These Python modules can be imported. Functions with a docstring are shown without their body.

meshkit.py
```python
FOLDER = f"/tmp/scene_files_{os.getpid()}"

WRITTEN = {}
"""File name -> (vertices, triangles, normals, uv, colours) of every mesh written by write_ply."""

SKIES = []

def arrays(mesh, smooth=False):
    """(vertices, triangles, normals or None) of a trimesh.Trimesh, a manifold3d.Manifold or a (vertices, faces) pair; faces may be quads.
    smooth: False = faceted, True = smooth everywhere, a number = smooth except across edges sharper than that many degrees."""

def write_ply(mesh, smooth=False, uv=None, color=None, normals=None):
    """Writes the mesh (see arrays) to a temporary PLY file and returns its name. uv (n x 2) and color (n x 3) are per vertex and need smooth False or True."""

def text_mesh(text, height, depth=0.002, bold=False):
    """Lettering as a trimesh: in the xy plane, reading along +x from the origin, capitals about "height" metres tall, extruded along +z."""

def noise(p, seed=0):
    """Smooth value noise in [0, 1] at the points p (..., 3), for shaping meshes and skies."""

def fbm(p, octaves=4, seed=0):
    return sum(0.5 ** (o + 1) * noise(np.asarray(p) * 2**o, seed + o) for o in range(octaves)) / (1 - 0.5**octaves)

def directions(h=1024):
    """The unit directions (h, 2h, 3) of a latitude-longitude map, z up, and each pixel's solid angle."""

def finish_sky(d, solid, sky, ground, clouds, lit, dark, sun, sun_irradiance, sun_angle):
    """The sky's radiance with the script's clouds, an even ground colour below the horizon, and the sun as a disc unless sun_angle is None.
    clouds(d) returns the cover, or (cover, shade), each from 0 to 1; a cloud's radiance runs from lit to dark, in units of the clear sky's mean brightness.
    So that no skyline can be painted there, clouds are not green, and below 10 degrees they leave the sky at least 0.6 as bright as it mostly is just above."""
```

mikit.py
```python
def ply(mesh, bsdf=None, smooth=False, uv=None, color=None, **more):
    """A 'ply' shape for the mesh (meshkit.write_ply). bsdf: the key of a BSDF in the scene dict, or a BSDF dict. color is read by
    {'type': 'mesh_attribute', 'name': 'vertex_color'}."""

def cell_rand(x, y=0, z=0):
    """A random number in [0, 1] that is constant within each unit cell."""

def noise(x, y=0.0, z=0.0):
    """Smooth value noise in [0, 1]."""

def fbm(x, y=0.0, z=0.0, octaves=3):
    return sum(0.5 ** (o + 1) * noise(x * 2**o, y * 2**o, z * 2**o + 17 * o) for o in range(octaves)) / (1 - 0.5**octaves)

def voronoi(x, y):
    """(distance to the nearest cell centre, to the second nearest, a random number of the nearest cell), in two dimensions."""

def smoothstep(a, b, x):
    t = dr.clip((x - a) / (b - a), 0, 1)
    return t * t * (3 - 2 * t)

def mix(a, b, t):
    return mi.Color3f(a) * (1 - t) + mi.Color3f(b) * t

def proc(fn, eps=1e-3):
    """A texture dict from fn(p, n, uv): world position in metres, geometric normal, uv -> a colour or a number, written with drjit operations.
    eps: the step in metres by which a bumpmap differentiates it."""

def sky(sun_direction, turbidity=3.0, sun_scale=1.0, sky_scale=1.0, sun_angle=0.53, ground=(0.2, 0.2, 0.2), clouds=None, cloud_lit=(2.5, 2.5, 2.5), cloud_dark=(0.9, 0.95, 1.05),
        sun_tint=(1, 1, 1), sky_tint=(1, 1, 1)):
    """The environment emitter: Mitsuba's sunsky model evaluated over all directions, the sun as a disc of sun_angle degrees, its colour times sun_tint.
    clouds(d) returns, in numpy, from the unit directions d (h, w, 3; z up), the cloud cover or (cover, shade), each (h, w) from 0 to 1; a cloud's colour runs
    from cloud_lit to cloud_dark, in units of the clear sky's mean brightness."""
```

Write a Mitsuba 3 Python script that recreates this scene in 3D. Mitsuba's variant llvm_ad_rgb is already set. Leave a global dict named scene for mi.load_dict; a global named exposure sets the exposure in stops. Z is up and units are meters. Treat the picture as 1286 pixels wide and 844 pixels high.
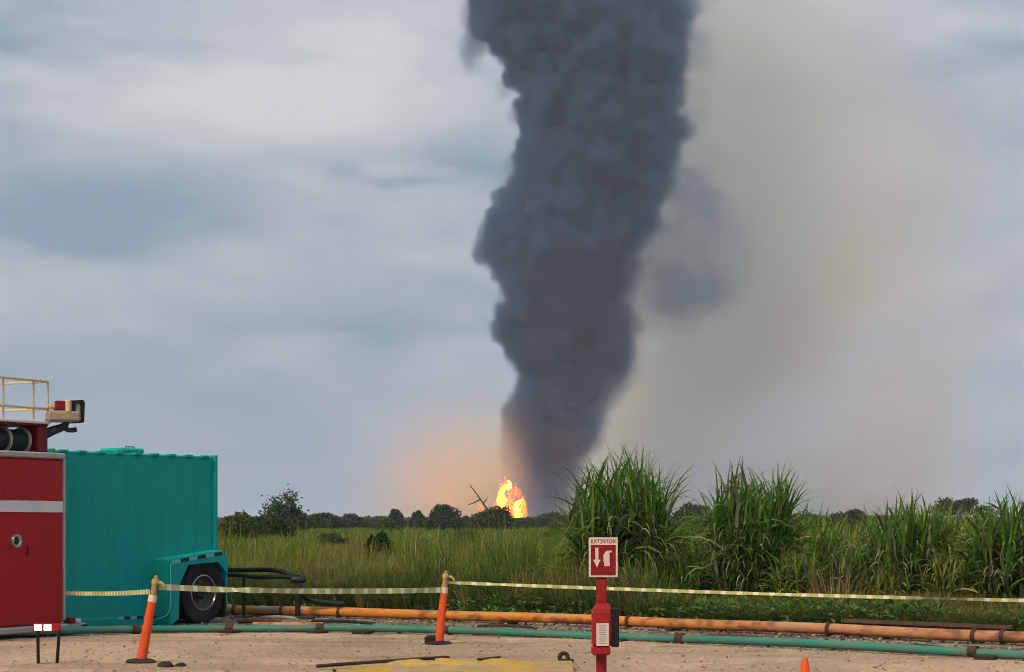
import math
import numpy as np
import trimesh
import drjit as dr
import mitsuba as mi
import mikit, meshkit
from mikit import noise, fbm, smoothstep, mix, cell_rand, proc
from scipy import ndimage
from shapely.geometry import Polygon, LineString

T = mi.ScalarTransform4f
rng = np.random.default_rng(7)
scene, labels = {}, {}

# ------------------------------------------------------------------ camera, sky, exposure
F, CX, HY, EYE = 2400.0, 643.0, 656.0, 1.75      # focal length in photo pixels, centre column, horizon row, eye height
exposure = 2.7
scene['camera'] = {
    'type': 'perspective', 'fov': 2 * math.degrees(math.atan(643.0 / F)), 'fov_axis': 'x',
    'principal_point_offset_x': 0.0, 'principal_point_offset_y': -(656.0 - 422.0) / 844.0,
    'near_clip': 0.5, 'far_clip': 8000.0,
    'to_world': T().look_at(origin=[0, 0, EYE], target=[0, 10, EYE], up=[0, 0, 1]),
}


def clouds(d):
    az = np.degrees(np.arctan2(d[..., 0], d[..., 1]))
    el = np.degrees(np.arcsin(np.clip(d[..., 2], -1, 1)))
    q = d * np.array([6.5, 6.5, 19.0])
    w = meshkit.fbm(q * 0.8 + 3.1, 4, 5) - 0.5
    n1 = meshkit.fbm(q + np.stack([w, w, w], -1) * 1.2, 5, 11)
    n2 = meshkit.fbm(d * np.array([15.0, 15.0, 42.0]) + 9.0 + w[..., None] * 2.0, 4, 23)
    n3 = meshkit.fbm(d * np.array([34.0, 34.0, 80.0]) + 4.0 + w[..., None] * 1.5, 4, 37)
    calm = .38 + .62 * np.clip((el - 4.0) / 6.0, 0, 1)                # the far, low layer is smoother
    shade = 0.60 + .12 * (1 - calm) + 1.15 * (n1 - 0.5) * calm + (0.75 * (n2 - 0.5) + 0.42 * (n3 - 0.5)) * calm
    a = az + 5.0 * w + 3.0 * (n2 - .5)
    e = el + 1.8 * w + 1.3 * (n2 - .5) + .8 * (n3 - .5)

    def bank(a0, e0, ra, re, s, under=1.0):        # one bank of cloud, darker (s > 0) or lighter; a sharper under side where under < 1
        v = (e - e0) / np.where(e > e0, re, re * under)
        return s * np.exp(-((a - a0) / ra) ** 2 - v ** 2)
    shade = shade + bank(-13, 14.2, 6.5, 1.5, .26) + bank(-4.5, 13.2, 4.6, 2.4, -.50) + bank(-11, 11.8, 6.0, 0.9, -.36)
    shade = shade + bank(-13, 8.6, 5.0, 1.3, .46, .5) + bank(-2.2, 10.4, 3.4, .9, .55, .35) + bank(-5, 5.7, 6, .6, .22, .5)
    shade = shade + bank(-9, 4.0, 16, 2.0, .06) + bank(12, 15.2, 4, 1.6, -.40) + bank(14, 9.5, 4, 3.5, -.16)
    cover = np.full(d.shape[:2], 1.0)
    return cover, np.clip(shade, 0, 1)


scene['sky'] = mikit.sky([-0.5, -0.7, 0.75], turbidity=3, sun_scale=0.30, sun_angle=16, sun_tint=(1.0, .92, .8),
                         clouds=clouds, cloud_lit=(1.28, 1.29, 1.42), cloud_dark=(0.40, .62, .89), ground=(.12, .12, .08))

# ------------------------------------------------------------------ helpers


def P(px, py, d):
    """The point at depth d seen at pixel (px, py) of the photograph."""
    return np.array([(px - CX) / F * d, d, EYE - (py - HY) / F * d])


def G(px, py):
    d = EYE * F / (py - HY)
    p = P(px, py, d)
    p[2] = 0
    return p


used = {}


def free(key):
    used[key] = used.get(key, -1) + 1
    return key if used[key] == 0 else f"{key}_{used[key]:03d}"


def add(name, mesh, bsdf, parent=None, smooth=False, uv=None, color=None, **kw):
    key = free(f"{parent}__{name}" if parent else name)
    scene[key] = mikit.ply(mesh, bsdf, smooth=smooth, uv=uv, color=color, **kw)
    return key


def tag(key, label=None, category=None, group=None, kind=None):
    e = labels.setdefault(key, {})
    for k, v in (('label', label), ('category', category), ('group', group), ('kind', kind)):
        if v:
            e[k] = v


def thing(name, label, category, group=None):
    key = free(name)
    tag(key, label, category, group)
    return key


def cat(ms):
    return trimesh.util.concatenate(ms)


class Frame:
    """Local axes: u along a thing's side, n out of that side, z up."""

    def __init__(self, o, deg):
        a = math.radians(deg)
        self.o = np.array([o[0], o[1], 0.0])
        self.u, self.n = np.array([math.cos(a), math.sin(a), 0]), np.array([math.sin(a), -math.cos(a), 0])

    def p(self, u, n, z):
        return self.o + self.u * u + self.n * n + np.array([0, 0, z])

    def at(self, px, n=0.0):
        """The u whose point (u, n) is seen in column px."""
        k = (px - CX) / F
        q = self.o + self.n * n
        return (k * q[1] - q[0]) / (self.u[0] - k * self.u[1])

    def z(self, u, py, n=0.0):
        return EYE - (py - HY) / F * self.p(u, n, 0)[1]

    def mesh(self, m):
        v = np.asarray(m.vertices)
        w = self.o + v[:, :1] * self.u + v[:, 1:2] * self.n + v[:, 2:] * np.array([0, 0, 1.0])
        f = np.asarray(m.faces)
        if np.dot(np.cross(self.u, self.n), [0, 0, 1]) < 0:
            f = f[:, ::-1]
        return trimesh.Trimesh(w, f, process=False)


def bevel_box(lo, hi, b=0.01):
    lo, hi = np.minimum(lo, hi).astype(float), np.maximum(lo, hi).astype(float)
    b = min(b, (hi - lo).min() * .45)
    pts = []
    for sx in (0, 1):
        for sy in (0, 1):
            for sz in (0, 1):
                c = np.where([sx, sy, sz], hi, lo)
                inn = np.where([sx, sy, sz], hi - b, lo + b)
                for k in range(3):
                    q = inn.copy()
                    q[k] = c[k]
                    pts.append(q)
    return trimesh.convex.convex_hull(np.array(pts))


def tube(path, r, sides=10, cap=True):
    p = np.asarray(path, float)
    r = np.broadcast_to(np.asarray(r, float), (len(p),))
    t = np.gradient(p, axis=0)
    t /= np.linalg.norm(t, axis=1, keepdims=True) + 1e-12
    ref = np.array([0, 0, 1.0]) if abs(t[:, 2]).max() < 0.95 else (np.array([1.0, 0, 0]) if abs(t[:, 0]).max() < .95 else np.array([0, 1.0, 0]))
    a = np.cross(t, ref)
    a /= np.linalg.norm(a, axis=1, keepdims=True) + 1e-12
    b = np.cross(t, a)
    ang = np.arange(sides) * 2 * np.pi / sides
    v = p[:, None] + r[:, None, None] * (np.cos(ang)[None, :, None] * a[:, None] + np.sin(ang)[None, :, None] * b[:, None])
    n = len(p)
    f = []
    for i in range(n - 1):
        for j in range(sides):
            k = (j + 1) % sides
            f += [[i * sides + j, i * sides + k, (i + 1) * sides + k], [i * sides + j, (i + 1) * sides + k, (i + 1) * sides + j]]
    v = v.reshape(-1, 3)
    if cap:
        for e, rev in ((0, False), (n - 1, True)):
            c = len(v)
            v = np.vstack([v, p[e]])
            for j in range(sides):
                tri = [e * sides + (j + 1) % sides, e * sides + j, c]
                f.append(tri[::-1] if rev else tri)
    return trimesh.Trimesh(v, np.array(f), process=False)


def bezier(pts, n=24):
    """A smooth polyline through the points."""
    from scipy.interpolate import PchipInterpolator
    pts = np.asarray(pts, float)
    s = np.concatenate([[0], np.cumsum(np.linalg.norm(np.diff(pts, axis=0), axis=1))])
    return PchipInterpolator(s, pts)(np.linspace(0, s[-1], n))


def lathe(profile, sides=28):
    pr = np.asarray(profile, float)
    ang = np.arange(sides) * 2 * np.pi / sides
    v = np.stack([pr[:, None, 0] * np.cos(ang), pr[:, None, 0] * np.sin(ang), np.broadcast_to(pr[:, None, 1], (len(pr), sides))], -1).reshape(-1, 3)
    f = []
    for i in range(len(pr) - 1):
        for j in range(sides):
            k = (j + 1) % sides
            f += [[i * sides + j, i * sides + k, (i + 1) * sides + k], [i * sides + j, (i + 1) * sides + k, (i + 1) * sides + j]]
    return trimesh.Trimesh(v, np.array(f), process=False)


def moved(m, R=None, t=(0, 0, 0)):
    v = np.asarray(m.vertices)
    if R is not None:
        v = v @ np.asarray(R).T
    return trimesh.Trimesh(v + np.asarray(t), m.faces, process=False)


def axes(x, y, z):
    return np.stack([x, y, z], 1)


def rgb(*c):
    return {'type': 'rgb', 'value': list(c)}


# ------------------------------------------------------------------ materials
def paint(name, col, rough=.42, dirt=.25, dirtcol=(.25, .19, .13), scale=2.2, coat=.25, metallic=0.0, fade=.12, bump=0.0):
    col, dirtcol = tuple(col), tuple(dirtcol)

    def fn(p, n, uv):
        s = fbm(p.x * scale, p.y * scale, p.z * scale * .45, 4)
        streak = fbm(p.x * 9, p.y * 9, p.z * .7, 3)
        grime = smoothstep(.52, .86, s * .6 + streak * .5) * dirt
        low = smoothstep(.55, .0, p.z) * dirt * .9 * smoothstep(.3, .7, s)
        v = 1 + fade * (fbm(p.x * .9 + 5, p.y * .9, p.z * .9, 3) - .5) * 2
        return mix(mi.Color3f(col) * v, dirtcol, dr.clip(grime + low, 0, 1))

    def rg(p, n, uv):
        return mi.Float(rough) + .25 * (fbm(p.x * 5, p.y * 5, p.z * 5, 3) - .4)
    scene[name] = {'type': 'twosided', 'bsdf': {'type': 'principled', 'base_color': proc(fn), 'roughness': proc(rg), 'metallic': metallic, 'specular': .22,
                                                'clearcoat': coat, 'clearcoat_gloss': .6}}


paint('red_paint', (.42, .009, .013), .42, .22, (.16, .04, .03))
paint('dark_red_paint', (.19, .008, .012), .45, .3, (.08, .03, .03))
paint('white_paint', (.72, .70, .68), .5, .25, (.45, .38, .3))
paint('cream_paint', (.60, .50, .30), .5, .2, (.3, .22, .14))
paint('beige_plastic', (.34, .27, .19), .5, .15)
paint('teal_paint', (.002, .35, .305), .5, .13, (.02, .15, .13), 1.3, .03, fade=.10)
paint('pale_teal', (.16, .52, .50), .5, .1)
paint('dark_steel', (.018, .022, .026), .55, .3, (.05, .045, .035))
paint('aluminium', (.48, .43, .39), .42, .3, (.25, .19, .15), metallic=.35)
paint('chrome', (.55, .52, .5), .25, .1, metallic=.9)
paint('rim_steel', (.10, .085, .08), .5, .3)
paint('rubber', (.016, .015, .016), .75, .5, (.06, .05, .04), 3, 0)
paint('black_paint', (.012, .010, .010), .5, .2, (.05, .035, .025), 4, .1)
paint('hose_black', (.012, .017, .016), .45, .25, (.04, .04, .03), 4, .1)
paint('orange_plastic', (.75, .095, .022), .5, .2, (.28, .09, .05), 6, .1)
paint('reflect_white', (.75, .62, .5), .4, .2, (.5, .3, .2), 6)
paint('reflect_tan', (.42, .22, .09), .5, .2, (.3, .18, .1), 6)
paint('sign_red', (.26, .008, .014), .5, .18, (.12, .03, .03), 6, .1)
paint('sign_white', (.70, .58, .55), .5, .12, (.5, .35, .3), 8)
paint('post_red', (.33, .014, .014), .45, .25, (.14, .03, .02), 4, .2)
paint('label_white', (.62, .56, .55), .5, .12, (.4, .36, .34), 9)
paint('label_print', (.22, .19, .19), .6, .1)
paint('wood_dark', (.085, .05, .03), .8, .5, (.035, .02, .014), 5, 0)
paint('teal_pipe_paint', (.035, .215, .17), .5, .32, (.17, .15, .11), 2.0, .1, fade=.3)
paint('dark_coupling', (.05, .032, .022), .65, .5, (.10, .05, .03), 8, 0)
paint('block_dark', (.03, .024, .02), .85, .5, (.06, .04, .03), 5, 0)
paint('yellow_film', (.44, .29, .05), .55, .9, (.34, .24, .14), 2.6, .0, fade=.25)
paint('pale_plaster', (.30, .28, .25), .8, .4)


def rust(p, n, uv):
    s = fbm(p.x * 1.1, p.y * 1.1, p.z * 3, 4)
    f = fbm(p.x * 7 + 3, p.y * 7, p.z * 9, 4)
    far = smoothstep(1.5, 5.0, p.x)                   # the sections towards the right are paler and more worn
    base = mix((.60, .22, .03), (.47, .215, .10), far)
    base = mix(base, (.16, .055, .026), smoothstep(.46, .64, s * .62 + f * .42) * .85)
    base = mix(base, (.45, .30, .20), smoothstep(.60, .72, fbm(p.x * 2.2 + 8, p.y * 2.2, p.z * 5, 4)) * .6)
    under = smoothstep(.10, .02, p.z) * smoothstep(.3, .6, f)      # mud splashed up from the ground
    return mix(base, (.11, .05, .03), under * .8) * (.85 + .3 * f)


scene['orange_pipe_paint'] = {'type': 'twosided', 'bsdf': {'type': 'principled', 'base_color': proc(rust), 'roughness': .5, 'specular': .4}}


def sand(p, n, uv):
    a = fbm(p.x * .55, p.y * .35, 0, 4)
    b = fbm(p.x * 4.0, p.y * 3.0, 1, 4)
    c = noise(p.x * 26, p.y * 20, 2)
    base = mix((.345, .258, .185), (.275, .21, .155), smoothstep(.35, .65, a))
    base = mix(base, (.42, .315, .225), smoothstep(.55, .75, b) * .6)
    base = mix(base, (.21, .135, .08), smoothstep(.58, .76, a * .45 + b * .55) * .65)
    ruts = fbm(p.x * .28 + p.y * .1, p.y * 1.5, 7, 4)          # old wheel ruts and damp streaks
    base = mix(base, (.20, .135, .085), smoothstep(.54, .70, ruts) * .5)
    base = mix(base, (.15, .125, .05), smoothstep(.56, .72, fbm(p.x * .9, p.y * 2.2, 12, 4)) * smoothstep(24.5, 28.0, p.y + .45 * p.x) * .7)
    return base * (.80 + .4 * c)


def gravel(p, n, uv):
    b = fbm(p.x * 1.2, p.y * 1.2, 4, 4)
    c = cell_rand(dr.floor(p.x * 22), dr.floor(p.y * 14))
    g = mix((.15, .125, .10), (.29, .245, .20), c)
    g = mix(g, (.12, .085, .06), smoothstep(.45, .65, b))
    return mix(g, (.16, .15, .07), smoothstep(.6, .75, fbm(p.x * .7, p.y * .7, 9, 3)) * .6)


def soil(p, n, uv):
    b = fbm(p.x * .5, p.y * .5, 4, 4)
    far = smoothstep(60., 160., p.y)
    return mix(mix((.05, .045, .02), (.07, .085, .022), b), mix((.085, .115, .03), (.11, .12, .04), fbm(p.x * .03, p.y * .012, 2, 4)), far)


def bumped(col, h, scale, rough=.95):
    return {'type': 'twosided', 'bsdf': {'type': 'bumpmap', 'arbitrary': proc(h, 4e-3), 'scale': scale, 'bsdf': {'type': 'principled', 'base_color': proc(col), 'roughness': rough, 'specular': .2}}}


scene['sand_ground'] = bumped(sand, lambda p, n, uv: fbm(p.x * 9, p.y * 9, 0, 4) + .6 * fbm(p.x * 1.6, p.y * 1.6, 5, 3), .05)
scene['gravel_ground'] = bumped(gravel, lambda p, n, uv: fbm(p.x * 16, p.y * 16, 0, 3), .06)
scene['field_ground'] = {'type': 'twosided', 'bsdf': {'type': 'principled', 'base_color': proc(soil), 'roughness': .95, 'specular': .1}}
scene['stone'] = {'type': 'twosided', 'bsdf': {'type': 'principled', 'base_color': {'type': 'mesh_attribute', 'name': 'vertex_color'}, 'roughness': .9, 'specular': .2}}
scene['leaf'] = {'type': 'principledthin', 'base_color': {'type': 'mesh_attribute', 'name': 'vertex_color'}, 'roughness': .6, 'diff_trans': .6, 'spec_trans': 0.0, 'eta': 1.2}
scene['leaf_matt'] = {'type': 'principledthin', 'base_color': {'type': 'mesh_attribute', 'name': 'vertex_color'}, 'roughness': .8, 'diff_trans': .4, 'spec_trans': 0.0, 'eta': 1.2}
scene['bark'] = {'type': 'twosided', 'bsdf': {'type': 'principled', 'base_color': proc(lambda p, n, uv: mix((.05, .04, .03), (.13, .11, .085), fbm(p.x * 3, p.y * 3, p.z * 1.2, 4))), 'roughness': .9}}


def tape_print(p, n, uv):
    u = uv.x - dr.floor(uv.x)                          # one repeat of the print
    wht = smoothstep(.60, .64, u) * smoothstep(.96, .92, u)
    mark = dr.select((u > .1) & (u < .5) & (dr.abs(uv.y - .5) < .26) & (noise(uv.x * 34, uv.y * 3) > .55), .25, 0.)
    c = mix((.52, .53, .20), (.82, .82, .66), wht)
    return mix(c, (.16, .15, .05), mark)


scene['tape_film'] = {'type': 'principledthin', 'base_color': proc(tape_print), 'roughness': .4, 'diff_trans': .3, 'spec_trans': 0.0, 'eta': 1.4}

# ------------------------------------------------------------------ air: haze and the smoke media
HAZE_LO, HAZE_HI = np.array([-1300., -40., -1.2]), np.array([1300., 2300., 470.])
scene['haze_medium'] = {'type': 'homogeneous', 'albedo': rgb(.94, .96, .98), 'sigma_t': rgb(.00013, .00015, .00018)}
scene['clear_air'] = {'type': 'null'}
haze_ref = {'type': 'ref', 'id': 'haze_medium'}
scene['camera']['medium'] = haze_ref
scene['haze'] = {'type': 'cube', 'to_world': T().translate(list((HAZE_LO + HAZE_HI) / 2)).scale(list((HAZE_HI - HAZE_LO) / 2)), 'bsdf': {'type': 'ref', 'id': 'clear_air'}, 'interior': haze_ref}
tag('haze', 'thin grey haze over the whole field', 'haze', kind='stuff')

# ------------------------------------------------------------------ ground
EDGE = lambda x: 35.9 - .78 * x                        # where the grass begins
TEAL_PX = [(-60, 806), (0, 803.5), (100, 799), (200, 796.5), (285, 795.5), (430, 796), (560, 799), (740, 805), (900, 811.5), (1100, 821), (1286, 830.5), (1360, 835)]
ORANGE_PX = [(262, 773.5), (430, 777), (560, 781), (730, 787), (1030, 799.5), (1286, 811.5), (1360, 815)]


def relief(x, y):
    x, y = np.asarray(x, float), np.asarray(y, float)
    p = np.stack([x * .55, y * .55, 0 * x], -1)
    return (meshkit.fbm(p, 3, 3) - .5) * .05 * np.clip((60 - y) / 10, 0, 1)


def sheet(xs, ys, z, keep=None):
    X, Y = np.meshgrid(xs, ys)
    v = np.stack([X, Y, relief(X, Y) + z], -1).reshape(-1, 3)
    i, j = np.meshgrid(np.arange(len(ys) - 1), np.arange(len(xs) - 1), indexing='ij')
    w = len(xs)
    q = np.stack([i * w + j, i * w + j + 1, (i + 1) * w + j + 1, (i + 1) * w + j], -1).reshape(-1, 4)
    if keep is not None:
        c = v[q].mean(1)
        q = q[keep(c[:, 0], c[:, 1])]
    f = np.vstack([q[:, [0, 1, 2]], q[:, [0, 2, 3]]])
    m = trimesh.Trimesh(v, f, process=False)
    m.remove_unreferenced_vertices()
    return m


far_x = np.concatenate([np.linspace(-1250, -60, 14), np.linspace(-50, 50, 101), np.linspace(60, 1250, 14)])
far_y = np.concatenate([np.linspace(-35, 0, 5), np.linspace(5, 90, 86), np.linspace(110, 2250, 24)])
scene['ground'] = mikit.ply(sheet(far_x, far_y, 0.0), 'field_ground', smooth=True)
tag('ground', 'green field ground reaching to the far tree line', kind='structure')
teal_w = np.array([G(*q) for q in TEAL_PX])
teal_y = lambda x: np.interp(x, teal_w[:, 0], teal_w[:, 1])
gx, gy = np.arange(-22, 22, .2), np.arange(4, 56, .2)
wob = lambda x, y: (meshkit.fbm(np.stack([x * .6, y * .6, 0 * x], -1), 4, 31) - .5)
scene['gravel_strip'] = mikit.ply(sheet(gx, gy, .006, lambda x, y: (y < EDGE(x) + 1.2 * wob(x, y) - .1)), 'gravel_ground', smooth=True)
tag('gravel_strip', 'strip of grey dirt and gravel under the pipes', kind='structure')
scene['sand_yard'] = mikit.ply(sheet(gx, gy, .012, lambda x, y: y < teal_y(x) + .1 + 1.0 * wob(x, y)), 'sand_ground', smooth=True)
tag('sand_yard', 'bare tan sand of the yard in the foreground', kind='structure')

# loose stones
ico = trimesh.creation.icosphere(subdivisions=0)


def stones(n, xy, smin, smax, cols, seed):
    r = np.random.default_rng(seed)
    V, Fc, C = [], [], []
    for k in range(n):
        x, y = xy(r)
        s = smin * (smax / smin) ** (r.random() ** 2.2)
        v = ico.vertices * (1 + .3 * (r.random((12, 1)) - .5)) * s * np.array([1, r.uniform(.6, 1), r.uniform(.45, .75)])
        a = r.random() * 6.28
        v = v @ np.array([[math.cos(a), -math.sin(a), 0], [math.sin(a), math.cos(a), 0], [0, 0, 1]]).T
        Fc.append(ico.faces + 12 * k)
        V.append(v + [x, y, float(relief(x, y)) + .014 + s * .2])
        C.append(np.tile(np.array(cols[r.integers(len(cols))]) * r.uniform(.75, 1.2), (12, 1)))
    return trimesh.Trimesh(np.vstack(V), np.vstack(Fc), process=False), np.vstack(C)


def in_sand(r):
    d = 18 + 13 * r.random()
    x = (r.random() - .5) * .6 * d
    return x, min(d, float(teal_y(x)) - .05)


def in_gravel(r):
    px = r.uniform(-40, 1330)
    x = (px - CX) / F * 31
    y0, y1 = float(teal_y(x)) + .15, EDGE(x)
    return x, y0 + (y1 - y0) * r.random()


m, c = stones(3400, in_sand, .006, .028, [(.36, .27, .19), (.28, .2, .14), (.42, .34, .26), (.2, .14, .1)], 3)
tag(add('pebbles', m, 'stone', color=c), 'small loose pebbles scattered on the tan sand', 'pebbles', kind='stuff')
m, c = stones(5200, in_gravel, .010, .048, [(.27, .24, .20), (.2, .17, .13), (.34, .30, .26), (.09, .065, .05)], 4)
tag(add('rubble', m, 'stone', color=c), 'grey rubble lying between the teal and orange pipes', 'rubble', kind='stuff')

# ------------------------------------------------------------------ leaf-blade geometry


def blades(base, az, length, width, lean, droop, col, tip=None, K=5, seed=0, twist=.35):
    """Arching blades as strips: base (n,3), azimuth, length, width, start angle from the vertical, droop (radians added along the blade)."""
    r = np.random.default_rng(seed)
    n = len(base)
    t = np.linspace(0, 1, K + 1)
    th = lean[:, None] + droop[:, None] * t[None] ** 1.5
    ds = length[:, None] / K
    dh, dz = np.sin(th) * ds, np.cos(th) * ds
    h = np.concatenate([np.zeros((n, 1)), np.cumsum((dh[:, 1:] + dh[:, :-1]) / 2, 1)], 1)
    z = np.concatenate([np.zeros((n, 1)), np.cumsum((dz[:, 1:] + dz[:, :-1]) / 2, 1)], 1)
    hor = np.stack([np.cos(az), np.sin(az)], -1)
    mid = np.zeros((n, K + 1, 3))
    mid[..., :2] = base[:, None, :2] + hor[:, None] * h[..., None]
    mid[..., 2] = base[:, None, 2] + z
    w = width[:, None] * .5 * (np.minimum(1, .45 + 3 * t) * (1 - t ** 2.2) + .02)
    ta = az[:, None] + np.pi / 2 + twist * r.standard_normal((n, 1)) + twist * r.standard_normal((n, 1)) * t[None]
    tilt = .35 * r.standard_normal((n, 1))
    side = np.stack([np.cos(ta), np.sin(ta), np.broadcast_to(tilt, ta.shape)], -1)
    L, R = mid - side * w[..., None], mid + side * w[..., None]
    v = np.stack([L, R], 2).reshape(n, -1, 3)
    q = np.array([[2 * k, 2 * k + 1, 2 * k + 3, 2 * k + 2] for k in range(K)])
    tri = np.vstack([q[:, [0, 1, 2]], q[:, [0, 2, 3]]])
    cc = col[:, None, :] * np.ones((1, K + 1, 1))
    if tip is not None:
        cc = cc + (tip[:, None, :] - cc) * (t[None, :, None] ** 2)
    cc = np.repeat(cc, 2, 1)
    return v, tri, cc


def pack(v, tri, cc):
    n, m = v.shape[:2]
    f = (tri[None] + (np.arange(n) * m)[:, None, None]).reshape(-1, 3)
    return trimesh.Trimesh(v.reshape(-1, 3), f, process=False), cc.reshape(-1, 3)


GREEN = np.array([[.060, .145, .018], [.088, .185, .024], [.115, .215, .030], [.045, .105, .018], [.16, .235, .05]])
LIME = np.array([[.15, .235, .030], [.21, .27, .042], [.125, .21, .026], [.27, .235, .065]])
DRY = np.array([[.30, .23, .115], [.24, .175, .08], [.38, .31, .18], [.17, .12, .06]])
GREEN, LIME = GREEN * 1.12, LIME * 1.12
SILVER = np.array([[.20, .23, .15], [.26, .27, .19], [.16, .20, .11]])


def pick(r, table, n, jitter=.18):
    return table[r.integers(len(table), size=n)] * (1 + jitter * r.standard_normal((n, 1))).clip(.5, 1.6)


# ------------------------------------------------------------------ tall cane clumps


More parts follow.
